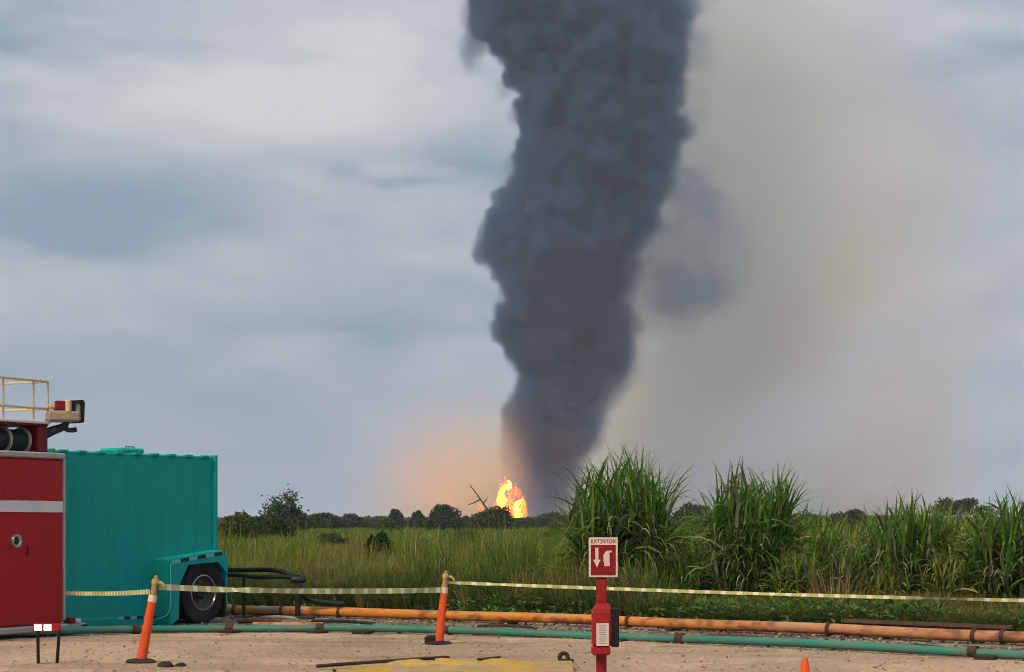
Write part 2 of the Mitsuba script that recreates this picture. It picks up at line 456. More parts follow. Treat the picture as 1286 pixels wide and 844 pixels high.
def cane(px, base_py, top_z, width, stems, per, named, label, seed, dry=40, group=None, name='cane_clump', gtab=GREEN, leafw=.058, d=None, spread=1.0):
    r = np.random.default_rng(seed)
    d = d or EYE * F / (base_py - HY)
    c = np.array([(px - CX) / F * d, d, 0.0])
    t = thing(name, label, 'cane', group)
    V, C, S = [], [], []
    tri = None
    for k in range(stems):
        rr, a = width * .30 * math.sqrt(r.random()), r.random() * 6.283
        b = c + [rr * math.cos(a), rr * math.sin(a) * .8, 0]
        edge = rr / (width * .30)
        hgt = top_z * (.63 - .20 * edge ** 2) * r.uniform(.82, 1.06)
        out = a + .5 * r.standard_normal()
        lean = (.03 + .20 * edge) * spread * r.uniform(.5, 1.3)
        tt = np.linspace(0, 1, 6)
        path = b + np.stack([np.cos(out) * np.sin(lean) * hgt * tt ** 1.5, np.sin(out) * np.sin(lean) * hgt * tt ** 1.5, hgt * tt], -1)
        S.append(tube(path, np.linspace(.016, .008, 6), 4))
        n = per
        u = np.concatenate([np.linspace(.30, .95, n - 3) + .03 * r.standard_normal(n - 3), [1, 1, 1.0]]).clip(0, 1)
        base = np.stack([np.interp(u, tt, path[:, i]) for i in range(3)], -1)
        az = out + np.where(np.arange(n) % 2, 0, np.pi) * .8 + .9 * r.standard_normal(n)
        lng = top_z * (.30 + .16 * r.random(n)) * np.where(u > .93, 1.0, 1.05)
        ln = np.where(u > .93, .05 + .16 * r.random(n), .18 + .38 * r.random(n) + .25 * (1 - u)) * (.7 + .3 * spread)
        dp = np.where(u > .93, .35 + 1.3 * r.random(n) ** 1.5, 1.0 + 1.6 * r.random(n))
        wd = leafw * (.65 + .6 * r.random(n))
        col = pick(r, gtab, n)
        silver = r.random(n) < .14
        col[silver] = pick(r, SILVER, silver.sum())
        tip = col * 1.1 + np.array([.03, .025, .008]) * r.random((n, 1))
        v, tri, cc = blades(base, az, lng, wd, ln, dp, col, tip, 6, int(r.integers(1e9)))
        V.append(v)
        C.append(cc)
    V, C = np.vstack(V), np.vstack(C)
    order = np.argsort(V[:, :, 1].mean(1) - 1.2 * V[:, :, 2].mean(1))            # the nearest and highest first
    for i in order[:named]:
        add('leaf', trimesh.Trimesh(V[i], tri, process=False), 'leaf', t, color=C[i], smooth=True)
    rest = order[named:]
    m, cc = pack(V[rest], tri, C[rest])
    tag(add('foliage', m, 'leaf', t, color=cc, smooth=True), kind='stuff')
    tag(add('stalks', cat(S), 'cane_stalk', t, smooth=True), kind='stuff')
    if dry:
        n = dry
        a = r.random(n) * 6.283
        rr = width * .36 * np.sqrt(r.random(n))
        z = top_z * r.uniform(.12, .52, n)
        base = c + np.stack([rr * np.cos(a), rr * np.sin(a) * .8, z], -1)
        v, tri2, cc = blades(base, a + .4 * r.standard_normal(n), top_z * r.uniform(.18, .36, n), leafw * r.uniform(.5, .9, n), .3 + .9 * r.random(n), 1.2 + 1.2 * r.random(n),
                             pick(r, np.vstack([DRY, SILVER]), n), None, 6, seed + 5)
        nd = min(n, 60) if named else 0
        od = np.argsort(v[:, :, 1].mean(1))
        for i in od[:nd]:
            add('dry_leaf', trimesh.Trimesh(v[i], tri2, process=False), 'leaf_matt', t, color=cc[i], smooth=True)
        if n > nd:
            m, c3 = pack(v[od[nd:]], tri2, cc[od[nd:]])
            tag(add('dead_foliage', m, 'leaf_matt', t, color=c3, smooth=True), kind='stuff')
    return t


scene['cane_stalk'] = {'type': 'twosided', 'bsdf': {'type': 'principled', 'base_color': proc(lambda p, n, uv: mix((.10, .11, .035), (.20, .16, .08), noise(p.x * 20, p.y * 20, p.z * 5))), 'roughness': .7}}
cane(782, 772, 3.32, 2.2, 88, 13, 240, 'tallest dark green cane clump, standing right behind the red sign post', 101, dry=110, d=37.2, spread=1.15)
cane(943, 775, 3.04, 1.8, 66, 13, 200, 'second tallest cane clump with dry straw leaves about its foot', 102, dry=110, d=36.2)
cane(1146, 780, 2.32, 1.9, 58, 12, 120, 'broad green cane clump with spiky tips left of the flat topped far tree', 103, dry=80, d=35.0)
cane(1268, 785, 2.40, 1.8, 58, 12, 120, 'tall green cane clump cut off by the right edge of the picture', 104, dry=80, d=33.6)
LC = 'smaller light green cane clumps between and behind the tall ones'
for k, (px, dd, tz, wd, lb) in enumerate([
        (866, 41, 2.15, 1.6, 'light green cane clump in the gap between the two tallest clumps'), (1010, 39, 1.95, 1.5, 'light green cane clump touching the right side of the second tallest clump'),
        (1052, 37.5, 2.02, 1.4, 'light green cane clump above the fallen straw pile'), (1092, 41, 2.1, 1.5, 'light green cane clump behind the left side of the broad spiky clump'),
        (1205, 38, 2.12, 1.5, 'light green cane clump below the flat topped far tree'), (1225, 34.5, 1.7, 1.2, 'short cane clump in front of the clump at the right edge, on its left'),
        (1085, 35.2, 1.5, 1.1, 'short cane clump leaning at the left foot of the broad spiky clump'), (1310, 38, 2.3, 1.5, 'cane clump almost wholly cut off by the right edge'),
        (890, 38.5, 1.6, 1.2, 'short cane clump at the left foot of the second tallest clump'), (1020, 45, 2.25, 1.8, 'cane clump further back, right of the second tallest clump'),
        (1180, 44, 2.3, 1.8, 'cane clump further back, right of the broad spiky clump'), (1120, 48, 2.3, 2.0, 'furthest cane clump, behind the broad spiky clump'),
        (850, 47, 2.0, 1.6, 'furthest cane clump in the gap right of the tallest clump'), (940, 44, 2.0, 1.6, 'cane clump hidden mostly behind the second tallest clump'),
        (1000, 35.4, 1.35, 1.1, 'low straw mixed cane clump right of the foot of the second tallest clump'), (870, 36.6, 1.25, 1.1, 'low cane clump between the feet of the two tallest clumps'),
        (1190, 34.2, 1.45, 1.2, 'low straw mixed cane clump right of the foot of the broad spiky clump'), (1120, 34.6, 1.1, .9, 'lowest straw mixed cane clump before the broad spiky clump')]):
    cane(px, 0, tz, wd, 36, 10, 0, lb, 200 + k, dry=45, group=LC, gtab=LIME if k % 3 else GREEN, leafw=.046, d=dd, spread=1.1)

# ------------------------------------------------------------------ field grass: tufts of real blades, scattered (stuff)


def tuft(seed, n, rad, h, w, tab, drytab, dryfrac, K=4, lean=.35, droop=1.0):
    r = np.random.default_rng(seed)
    a = r.random(n) * 6.283
    rr = rad * np.sqrt(r.random(n))
    base = np.stack([rr * np.cos(a), rr * np.sin(a), -.03 + 0 * a], -1)
    col = pick(r, tab, n)
    dr_ = r.random(n) < dryfrac
    col[dr_] = pick(r, drytab, dr_.sum())
    v, tri, cc = blades(base, a + 1.0 * r.standard_normal(n), h * r.uniform(.55, 1.05, n), w * r.uniform(.6, 1.2, n), np.abs(lean * r.standard_normal(n)), droop * r.random(n), col, col * 1.15 + [.02, .015, .003], K, seed)
    return pack(v, tri, cc)


def group_of(key, m, col, bsdf='leaf'):
    scene[key] = {'type': 'shapegroup', 'blade_mesh': mikit.ply(m, bsdf, smooth=True, color=col)}


FIELD = np.array([[.115, .195, .022], [.15, .22, .028], [.08, .155, .020], [.20, .235, .045]])
OLIVE = np.array([[.18, .18, .05], [.23, .20, .075], [.14, .16, .04]])
DEEP = np.array([[.045, .10, .022], [.06, .12, .028], [.08, .145, .034]])
for k in range(4):
    group_of(f'tuft_near_{k}', *tuft(300 + k, 150, .40, 1.0, .022, [FIELD, FIELD, OLIVE, DEEP][k], DRY, [.06, .03, .25, .04][k]))
for k in range(3):
    group_of(f'tuft_mid_{k}', *tuft(320 + k, 90, .9, 1.0, .05, [FIELD, OLIVE, FIELD][k], DRY, [.05, .12, .1][k], K=3))
for k in range(2):
    group_of(f'tuft_far_{k}', *tuft(330 + k, 60, 3.2, 1.0, .22, [FIELD, FIELD][k], DRY, .03, K=2))
group_of('weed_broad', *(lambda r: pack(*blades(np.stack([.35 * r.standard_normal(60), .35 * r.standard_normal(60), .02 + .5 * r.random(60) ** 1.5], -1), 6.283 * r.random(60), .10 + .10 * r.random(60), .05 + .05 * r.random(60),
                                                  .7 + .7 * r.random(60), .6 * r.random(60), pick(r, DEEP * 1.6, 60), None, 3, 9)))(np.random.default_rng(9)))


def inst(key, group, x, y, z, s, sz, rot):
    scene[key] = {'type': 'instance', 'g': {'type': 'ref', 'id': group}, 'to_world': T().translate([float(x), float(y), float(z)]).rotate([0, 0, 1], float(rot)).scale([float(s), float(s), float(sz)])}


r = np.random.default_rng(41)
num = 0
nf = lambda x, y, k=.08, s=0: float(meshkit.fbm(np.array([x * k, y * k, 0.3]), 3, 50 + s))
# near belt
for i in range(2300):
    e = r.random() ** 1.5 * 26
    px = r.uniform(215, 1330)
    k = (px - CX) / F
    y0 = 35.9 / (1 + .78 * k)                            # where this column meets the edge of the grass
    y = y0 + .15 + e
    x = k * y
    hgt = (.38 + 1.25 * nf(x, y, .30)) * (.75 + .25 * min(e / 2.0, 1))
    if px > 830:
        hgt *= .50 if e < 6 else .9
    if 585 < px < 720 and e > 3:
        hgt *= 1.28
    if px < 830 and r.random() < (.05 if px < 540 else .16):
        hgt *= r.uniform(1.2, 1.75)
    q = r.random()
    sel = 3 if e < 1.6 and q < .6 else (2 if nf(x, y, .16, 4) > .58 and q < .7 else int(q * 3.2) % 4)
    num += 1
    inst(f'field_grass__{num:03d}', f'tuft_near_{sel}', x, y, 0, r.uniform(.8, 1.25), hgt, r.uniform(0, 360))
# middle belt
for i in range(1500):
    y = 55 * (170 / 55.) ** r.random()
    x = r.uniform(-.30, .30) * y
    num += 1
    sel = 1 if nf(x, y, .05, 4) > .55 else (0 if r.random() < .5 else 2)
    inst(f'field_grass__{num:03d}', f'tuft_mid_{sel}', x, y, 0, r.uniform(.9, 1.4), .75 + .55 * nf(x, y, .09, 2), r.uniform(0, 360))
for i in range(1500):
    y = 150 * (760 / 150.) ** r.random()
    x = r.uniform(-.31, .31) * y
    num += 1
    inst(f'field_grass__{num:03d}', f'tuft_far_{int(r.random() * 2)}', x, y, 0, r.uniform(.9, 1.5), .8 + .7 * nf(x, y, .02, 2), r.uniform(0, 360))
tag('field_grass', 'tall green field grass filling the middle ground', 'grass', kind='stuff')
for i in range(900):
    px = r.uniform(260, 1330)
    if nf(px * .02, 0, 1.0, 7) < .47 + .1 * r.random():
        continue
    k = (px - CX) / F
    y = 35.9 / (1 + .78 * k) + abs(r.standard_normal()) * .8 - .25
    s = r.uniform(.35, .8)
    inst(f'ground_weeds__{i + 1:03d}', 'weed_broad', k * y, y, 0, s, s * r.uniform(.7, 1.2), r.uniform(0, 360))
tag('ground_weeds', 'low broad leaved weeds along the edge of the pipes', 'weeds', kind='stuff')

# taller seed-headed grass stalks standing out of the field (things one can pick out)
LT = [(468, 'pale tan dry grass tuft rising left of the middle of the field', DRY, 1.25, 44, .9),
      (398, 'straw coloured dry grass tuft right of the black hoses', DRY, 1.0, 41, .7),
      (523, 'tan streaked grass tuft left of the second orange post', DRY, 1.25, 40, .7),
      (640, 'tall reed tuft below the fire, rising above the field', FIELD, 1.72, 42, 1.1),
      (612, 'leafy green reed tuft just right of the second orange post', FIELD, 1.55, 46, 1.0),
      (688, 'yellow green reed tuft left of the tallest cane clump', LIME, 1.5, 40, 1.0),
      (1052, 'fallen straw pile leaning between the cane clumps', DRY, 1.15, 34.6, 1.1)]
for k, (px, lb, tab, hh, d, wd) in enumerate(LT):
    rr = np.random.default_rng(500 + k)
    n = 90 if tab is DRY else 120
    a = rr.random(n) * 6.283
    q = wd * .4 * np.sqrt(rr.random(n))
    base = np.array([(px - CX) / F * d, d, 0]) + np.stack([q * np.cos(a), q * np.sin(a), 0 * a], -1)
    v, tri, cc = blades(base, a, hh * rr.uniform(.6, 1.1, n), .028 * rr.uniform(.6, 1.2, n), np.abs(.22 * rr.standard_normal(n)), .9 * rr.random(n), pick(rr, tab, n), None, 5, 600 + k)
    m, c3 = pack(v, tri, cc)
    t = thing('grass_tuft', lb, 'grass tuft')
    tag(add('blades', m, 'leaf_matt' if tab is DRY else 'leaf', t, color=c3, smooth=True), kind='stuff')

# ------------------------------------------------------------------ trees


def tree(name, label, px, top_py, wpx, d, tab, seed, leaf=.5, n=2600, base_z=0.0, lobes=9, flat=.55, cat_='tree', open_=0.0, trunk_r=.25, group=None, lowfrac=.15, dome=False):
    r = np.random.default_rng(seed)
    c = np.array([(px - CX) / F * d, d, 0])
    H = EYE - (top_py - HY) / F * d
    W = wpx / F * d / 2
    t = thing(name, label, cat_, group)
    S = []
    tip = c + [.08 * W * r.standard_normal(), 0, H * .62]
    tr = bezier([c + [0, 0, -.1], c + [.05 * W, .05 * W, H * .3], tip], 8)
    add('trunk', tube(tr, np.linspace(trunk_r, trunk_r * .45, 8), 7), 'bark', t, smooth=True)
    cs, rs = [], []
    for k in range(lobes):
        a = k * 2.399 + r.random()
        q = math.sqrt((k + .5) / lobes)
        zc = H * (1 - lowfrac - .50 * flat * q * q) - H * .12 + .10 * H * r.standard_normal() * (.3 + open_)
        lc = c + [W * .74 * q * math.cos(a), W * .74 * q * math.sin(a), zc]
        lr = np.array([W * .36, W * .36, H * .17]) * r.uniform(.75, 1.2)
        if dome:
            lc[2] = H * (.74 - .50 * q * q + .05 * r.standard_normal())
            lr = np.array([W * .34, W * .34, H * .24]) * r.uniform(.85, 1.1)
        cs.append(lc)
        rs.append(lr)
        S.append(tube(bezier([tr[4], (tr[5] + lc) / 2 + [0, 0, .04 * H], lc], 6), np.linspace(trunk_r * .4, trunk_r * .12, 6), 5))
    add('limbs', cat(S), 'bark', t, smooth=True)
    cs, rs = np.array(cs), np.array(rs)
    i = r.integers(lobes, size=n)
    u = r.standard_normal((n, 3))
    u /= np.linalg.norm(u, axis=1, keepdims=True)
    p = cs[i] + u * rs[i] * (r.random((n, 1)) ** .33) * (1 + .25 * r.standard_normal((n, 1)) * (.4 + open_))
    p[:, 2] = np.minimum(p[:, 2], H * (1 + .02 * r.standard_normal(n)))
    tone = 1 + .35 * (meshkit.fbm(p / (W * .35 + .3), 3, seed % 97) - .5)
    ax = r.standard_normal((n, 3))
    ax /= np.linalg.norm(ax, axis=1, keepdims=True)
    bx = np.cross(ax, r.standard_normal((n, 3)))
    bx /= np.linalg.norm(bx, axis=1, keepdims=True)
    s = leaf * r.uniform(.5, 1.2, (n, 1))
    v = np.stack([p - ax * s, p + bx * s * .45, p + ax * s, p - bx * s * .45], 1)
    col = pick(r, tab, n, .12) * tone[:, None]
    f = np.array([[0, 1, 2], [0, 2, 3]])
    m, cc = pack(v, f, np.repeat(col[:, None], 4, 1))
    tag(add('crown', m, 'leaf_matt', t, color=cc), kind='stuff')
    return t


TREE = np.array([[.052, .078, .036], [.066, .092, .044], [.045, .066, .034]])
BUSH = np.array([[.075, .105, .028], [.09, .12, .035], [.055, .085, .024]])
far = [(405, 642, 62, 640, 'low grey green tree right of the sparse tall tree at left'),
       (442, 645, 44, 700, 'small hazy tree midway between the sparse tree and the fire'),
       (497, 639, 24, 620, 'narrow round tree, first of two small domes left of the fire'),
       (524, 640, 25, 640, 'narrow round tree, second of two small domes left of the fire'),
       (557, 631, 54, 560, 'dome crowned tree left of the leaning bare trunk'),
       (622, 634, 70, 540, 'broad dark dome tree standing right before the flames'),
       (692, 643, 52, 700, 'pale hazy tree at the foot of the smoke column'),
       (726, 644, 40, 690, 'hazy tree half hidden by the left side of the tallest cane clump'),
       (872, 627, 62, 500, 'dark tree showing between the two tallest cane clumps'),
       (1012, 645, 46, 600, 'low dark tree just right of the second tallest cane clump'),
       (1068, 638, 82, 520, 'long low tree above the lower cane right of the second tallest clump'),
       (1135, 648, 40, 700, 'distant small tree half hidden by the broad spiky cane clump'),
       (583, 648, 30, 720, 'small hazy tree under the leaning bare trunk'),
       (470, 649, 40, 720, 'hazy low tree left of the two small domes'),
       (660, 648, 34, 640, 'low hazy tree just right of the flames'),
       (380, 648, 40, 760, 'low hazy tree behind the sparse tall tree')]
for k, (px, ty, w, d, lb) in enumerate(far):
    tree('far_tree', lb, px, ty, w, d * .5, TREE, 700 + k, leaf=.26, n=6000, dome=True, lobes=14, trunk_r=.18)
tree('far_tree', 'flat topped layered tree above the cane near the right edge', 1205, 626, 84, 300, TREE, 731, leaf=.34, n=2200, lobes=6, flat=.25, open_=.5, lowfrac=.05)
tree('sparse_tree', 'tall sparse tree with open twiggy crown left of the far tree line', 358, 606, 62, 210, TREE * 1.1, 740, leaf=.22, n=1700, lobes=11, flat=1.3, open_=1.2, trunk_r=.16, lowfrac=.10)
tree('shrub', 'dense green shrub showing just right of the teal tank', 297, 634, 66, 120, BUSH, 741, leaf=.16, n=4200, lobes=10, flat=1.1, cat_='shrub', trunk_r=.10)
tree('shrub', 'dark shrub below the sparse tall tree', 338, 640, 70, 150, BUSH * .7, 742, leaf=.2, n=4200, lobes=10, flat=1.0, cat_='shrub', trunk_r=.10)
tree('shrub', 'rounded dark green shrub in the open field left of the two small domes', 484, 646, 42, 260, TREE * 1.25, 743, leaf=.24, n=3000, lobes=8, flat=1.0, cat_='shrub', trunk_r=.10)
tree('shrub', 'tree height shrub at the foot of the sparse tall tree', 366, 634, 60, 230, TREE, 744, leaf=.28, n=3600, lobes=9, flat=1.2, cat_='shrub', trunk_r=.12)
# dark drooping plant in the field
tree('drooping_bush', 'nearly black drooping bush alone in the open field', 476, 664, 44, 56, DEEP * .6, 745, leaf=.17, n=1500, lobes=7, flat=.6, cat_='bush', trunk_r=.06)
tree('field_bush', 'leafy bush in the field below the leaning bare trunk', 588, 660, 54, 85, BUSH, 751, leaf=.12, n=2200, lobes=8, flat=.9, cat_='bush', trunk_r=.06)
tree('field_bush', 'dark leafy bush left of the tallest cane clump', 694, 654, 46, 75, BUSH * .8, 752, leaf=.12, n=2200, lobes=8, flat=.9, cat_='bush', trunk_r=.06)
tree('field_bush', 'low bush in the field right of the sparse tall tree', 415, 664, 50, 95, BUSH, 753, leaf=.12, n=1800, lobes=8, flat=.8, cat_='bush', trunk_r=.06)
tree('field_bush', 'low bush just right of the nearly black drooping bush', 528, 668, 46, 70, BUSH * 1.2, 754, leaf=.11, n=1800, lobes=8, flat=.8, cat_='bush', trunk_r=.05)
# continuous far hedge line as one far mass
n = 26000
rr = np.random.default_rng(77)
hx = rr.uniform(-290, 290, n)
hy = 800 + rr.uniform(-12, 12, n)
hh = 2.4 + 3.6 * meshkit.fbm(np.stack([hx * .045, 0 * hx, 0 * hx], -1), 4, 8) ** 1.3
p = np.stack([hx, hy, hh * rr.random(n) ** .7], -1)
ax = rr.standard_normal((n, 3))
ax /= np.linalg.norm(ax, axis=1, keepdims=True)
bx = np.cross(ax, rr.standard_normal((n, 3)))
bx /= np.linalg.norm(bx, axis=1, keepdims=True)
s = rr.uniform(.5, 1.2, (n, 1))
m, cc = pack(np.stack([p - ax * s, p + bx * s * .5, p + ax * s, p - bx * s * .5], 1), np.array([[0, 1, 2], [0, 2, 3]]), np.repeat(pick(rr, TREE, n)[:, None], 4, 1))
tag(add('far_woodland', m, 'leaf_matt', color=cc), 'hazy distant woodland closing the field', 'woodland', kind='stuff')
# leaning dead tree before the glow
t = thing('bare_trunk', 'leaning bare dead tree against the orange glow left of the flames', 'dead tree')
b0, b1, b2 = P(611, 640, 520), P(603, 627, 520), P(590, 609, 520)
add('stem', tube(bezier([np.array([b0[0], 520, -.2]), b0, b1, b2], 10), np.linspace(.45, .16, 10), 6), 'bark', t, smooth=True)
add('branch', tube(bezier([b1, P(598, 630, 520), P(588, 634, 520)], 6), np.linspace(.25, .1, 6), 5), 'bark', t, smooth=True)
add('branch', tube(bezier([P(606, 632, 520), P(611, 627, 519), P(612, 624, 519)], 6), np.linspace(.2, .08, 6), 5), 'bark', t, smooth=True)

# ------------------------------------------------------------------ fire and smoke
FD = 1000.0                                              # distance of the fire
WX = lambda px: (px - CX) / F * FD
WZ = lambda py: EYE - (py - HY) / F * FD


def flame(pts, rads, seed, y0=0.0, amp=.35):
    """A tongue of flame: a swept body through pixel points at the fire's distance, roughened."""
    q = np.array([[WX(642 + (a - 642) * .80), FD - 45 + y0, WZ(650 + (b - 650) * .86)] for a, b in pts])
    path = bezier(q, 26)
    rad = .76 * np.interp(np.linspace(0, 1, 26), np.linspace(0, 1, len(rads)), rads)
    m = tube(path, rad, 22)
    v = np.asarray(m.vertices).copy()
    cpt = path[np.minimum(np.arange(len(v)) // 22, 25)]
    k = 1 + amp * 2 * (meshkit.fbm(v * np.array([.42, .42, .26]), 4, seed) - .5)[:, None]
    return trimesh.Trimesh(cpt + (v - cpt) * k, m.faces, process=False)


fire = thing('oil_fire', 'bright yellow and orange flames at the foot of the black smoke', 'fire')
HOT, YEL, AMB, ORG, RED = (42, 5.0, .10), (42, 4.5, .018), (32, .13, .008), (28, .065, .004), (16, .025, .002)
for i, (pts, rads, colr, yo) in enumerate([
        ([(640, 652), (629, 631), (626, 618), (632, 608), (638, 603)], [3.4, 2.8, 2.2, 1.4, .4], YEL, 0),
        ([(636, 640), (631, 627), (629, 619), (633, 612)], [2.6, 2.2, 1.5, .4], HOT, -4),
        ([(653, 652), (649, 637), (654, 629), (659, 626)], [3.2, 2.9, 1.8, .4], YEL, -2),
        ([(651, 644), (648, 634), (652, 628)], [2.0, 1.7, .5], HOT, -6),
        ([(648, 652), (643, 634), (641, 622), (644, 613), (641, 607)], [3.8, 3.2, 2.2, 1.2, .3], ORG, 6),
        ([(661, 654), (659, 641), (658, 632), (655, 625)], [1.8, 1.6, 1.0, .3], RED, 5), ([(597, 642), (595, 634), (591, 629)], [1.3, 1.0, .2], RED, 0),
        ([(623, 652), (621, 638), (623, 626)], [2.6, 1.7, .4], AMB, 4),
        ([(635, 611), (640, 604), (636, 599)], [1.2, 1.3, .3], HOT, -3),
        ([(641, 624), (645, 615), (643, 609)], [1.7, 1.4, .3], RED, -2), ([(634, 640), (638, 628), (640, 620), (637, 614)], [1.5, 1.4, 1.0, .2], AMB, -6),
        ([(626, 632), (623, 624), (624, 617)], [1.1, .9, .2], YEL, -5), ([(656, 640), (660, 632), (658, 622)], [1.4, 1.1, .2], AMB, -5),
        ([(645, 648), (643, 640), (647, 632)], [1.6, 1.4, .3], AMB, -7), ([(629, 616), (627, 608), (630, 601)], [.9, .8, .2], AMB, 1),
        ([(648, 620), (650, 613), (647, 607)], [1.1, .9, .2], ORG, 0), ([(660, 650), (663, 640), (662, 631)], [1.6, 1.2, .2], ORG, 2),
        ([(632, 604), (634, 598), (632, 594)], [.6, .6, .2], ORG, 0), ([(652, 622), (655, 617), (653, 612)], [.8, .7, .2], RED, -1)]):
    add('flame', flame(pts, rads, 900 + i, yo - 6, .75), 'black_paint', fire, smooth=True, emitter={'type': 'area', 'radiance': rgb(*colr)})


def volnoise(shape, cell, seed, octaves=4, gain=.5, billow=False):
    """Smooth noise on a (z, y, x) grid, about -1 to 1; cell = size of the first octave's cells in voxels."""
    r = np.random.default_rng(seed)
    out, amp, tot = np.zeros(shape, np.float32), 1.0, 0.0
    for o in range(octaves):
        c = max(cell / 2 ** o, 2.0)
        g = [int(math.ceil(s / c)) + 4 for s in shape]
        a = r.standard_normal(g).astype(np.float32)
        a = ndimage.zoom(ndimage.gaussian_filter(a, .7), [c] * 3, order=1)
        a = a[tuple(slice(int(c), int(c) + s) for s in shape)]
        a /= a.std() * 1.8
        out += amp * ((np.abs(a) * 2 - 1) if billow else a)
        tot += amp
        amp *= gain
    return out / tot


def loft_hull(dens, lo, vox, step, eps, pad):
    """A closed hull of stacked rectangles round where the density is above eps."""
    nz = dens.shape[0]
    rows = []
    for z0 in range(0, nz, step):
        blk = dens[z0:z0 + step].max(0) > eps
        ys, xs = np.nonzero(blk.any(1))[0], np.nonzero(blk.any(0))[0]
        rows.append((z0, (xs[0], xs[-1], ys[0], ys[-1]) if len(xs) else None))
    rows = [q for q in rows if q[1]]
    lev = []
    for k in range(len(rows) + 1):
        near = [rows[j][1] for j in (k - 1, k) if 0 <= j < len(rows)]
        z = rows[k][0] if k < len(rows) else rows[-1][0] + step
        b = np.array(near)
        lev.append((z, b[:, 0].min(), b[:, 1].max() + 1, b[:, 2].min(), b[:, 3].max() + 1))
    V = []
    for z, x0, x1, y0, y1 in lev:
        a, b = lo + vox * np.array([x0, y0, z]) - [pad, pad, 0], lo + vox * np.array([x1, y1, z]) + [pad, pad, 0]
        V += [[a[0], a[1], a[2]], [b[0], a[1], a[2]], [b[0], b[1], a[2]], [a[0], b[1], a[2]]]
    V = np.array(V)
    f = [[0, 2, 1], [0, 3, 2]]
    for k in range(len(lev) - 1):
        for j in range(4):
            i0, i1 = 4 * k + j, 4 * k + (j + 1) % 4
            f += [[i0, i1, i1 + 4], [i0, i1 + 4, i0 + 4]]
    e = 4 * (len(lev) - 1)
    f += [[e, e + 1, e + 2], [e, e + 2, e + 3]]
    return trimesh.Trimesh(V, np.array(f), process=False)


def smoke(name, dens, lo, vox, sigma, albedo, label, eps=.004, step=24, g=0.0):
    dens = np.ascontiguousarray(dens, np.float32)
    dens[:, :, 0] = dens[:, :, -1] = 0
    dens[:, 0] = dens[:, -1] = 0
    dens[0] = dens[-1] = 0
    nz, ny, nx = dens.shape
    size = vox * np.array([nx, ny, nz])
    scene[name + '_medium'] = {'type': 'heterogeneous', 'albedo': {'type': 'constvolume', 'value': rgb(*albedo)}, 'scale': sigma, 'phase': {'type': 'hg', 'g': g},
                               'sigma_t': {'type': 'gridvolume', 'grid': mi.VolumeGrid(dens[..., None]), 'filter_type': 'trilinear', 'wrap_mode': 'clamp',
                                           'to_world': T().translate(lo.tolist()).scale(size.tolist())}}
    hull = loft_hull(dens, lo, vox, step, eps, 1.0)
    scene[name] = mikit.ply(hull, 'clear_air', interior={'type': 'ref', 'id': name + '_medium'}, exterior=haze_ref)
    tag(name, label, 'smoke')


EDGES = np.array([(660, 650, 688), (640, 644, 692), (620, 636, 700), (600, 631, 708), (560, 626, 728), (520, 627, 752), (500, 634, 772), (480, 650, 777), (460, 652, 780), (440, 642, 780),
                  (420, 616, 780), (400, 612, 778), (370, 624, 780), (340, 612, 788), (310, 598, 798), (280, 608, 812), (250, 622, 828), (230, 638, 838), (200, 652, 848),
                  (170, 658, 858), (140, 652, 866), (110, 650, 868), (80, 636, 862), (50, 622, 854), (20, 606, 842), (0, 598, 832), (-60, 588, 820), (-140, 590, 836),
                  (-240, 605, 850), (-360, 620, 880)], float)[::-1]
VOX = 1.05
lo = np.array([WX(545), FD - 62, 0.0])
hi = np.array([WX(985), FD + 62, 415.0])
shape = tuple(np.ceil((hi - lo) / VOX).astype(int)[::-1])
zz, yy, xx = [(np.arange(s, dtype=np.float32) + .5) * VOX + o for s, o in zip(shape, lo[::-1])]
py = HY - (zz - EYE) / FD * F
left, right = np.interp(py, EDGES[:, 0], EDGES[:, 1]), np.interp(py, EDGES[:, 0], EDGES[:, 2])
cx, hw = WX((left + right) / 2).astype(np.float32), ((right - left) / 2 / F * FD).astype(np.float32)
big = volnoise(shape, 40, 1, 3)
bil = volnoise(shape, 16, 2, 4, .6, True)
bil2 = volnoise(shape, 7, 3, 2, .6, True)
Y = yy[None, :, None] - FD
dw = np.minimum(hw * .85, 38)
rad = np.full(shape, 60.0, np.float32)                           # metres outside the body, from a heap of puffs
pr_ = np.random.default_rng(71)


def puff(c, r, grow=14.0):
    i0 = [max(0, int((q - o - r - grow) / VOX)) for q, o in zip(c[::-1], lo[::-1])]
    i1 = [min(n_, int((q - o + r + grow) / VOX) + 1) for q, o, n_ in zip(c[::-1], lo[::-1], shape)]
    sl = tuple(slice(a_, max(a_, b_)) for a_, b_ in zip(i0, i1))
    dd = np.sqrt((zz[sl[0]][:, None, None] - c[2]) ** 2 + (yy[sl[1]][None, :, None] - c[1]) ** 2 + (xx[sl[2]][None, None, :] - c[0]) ** 2) - r
    np.minimum(rad[sl], dd, out=rad[sl])


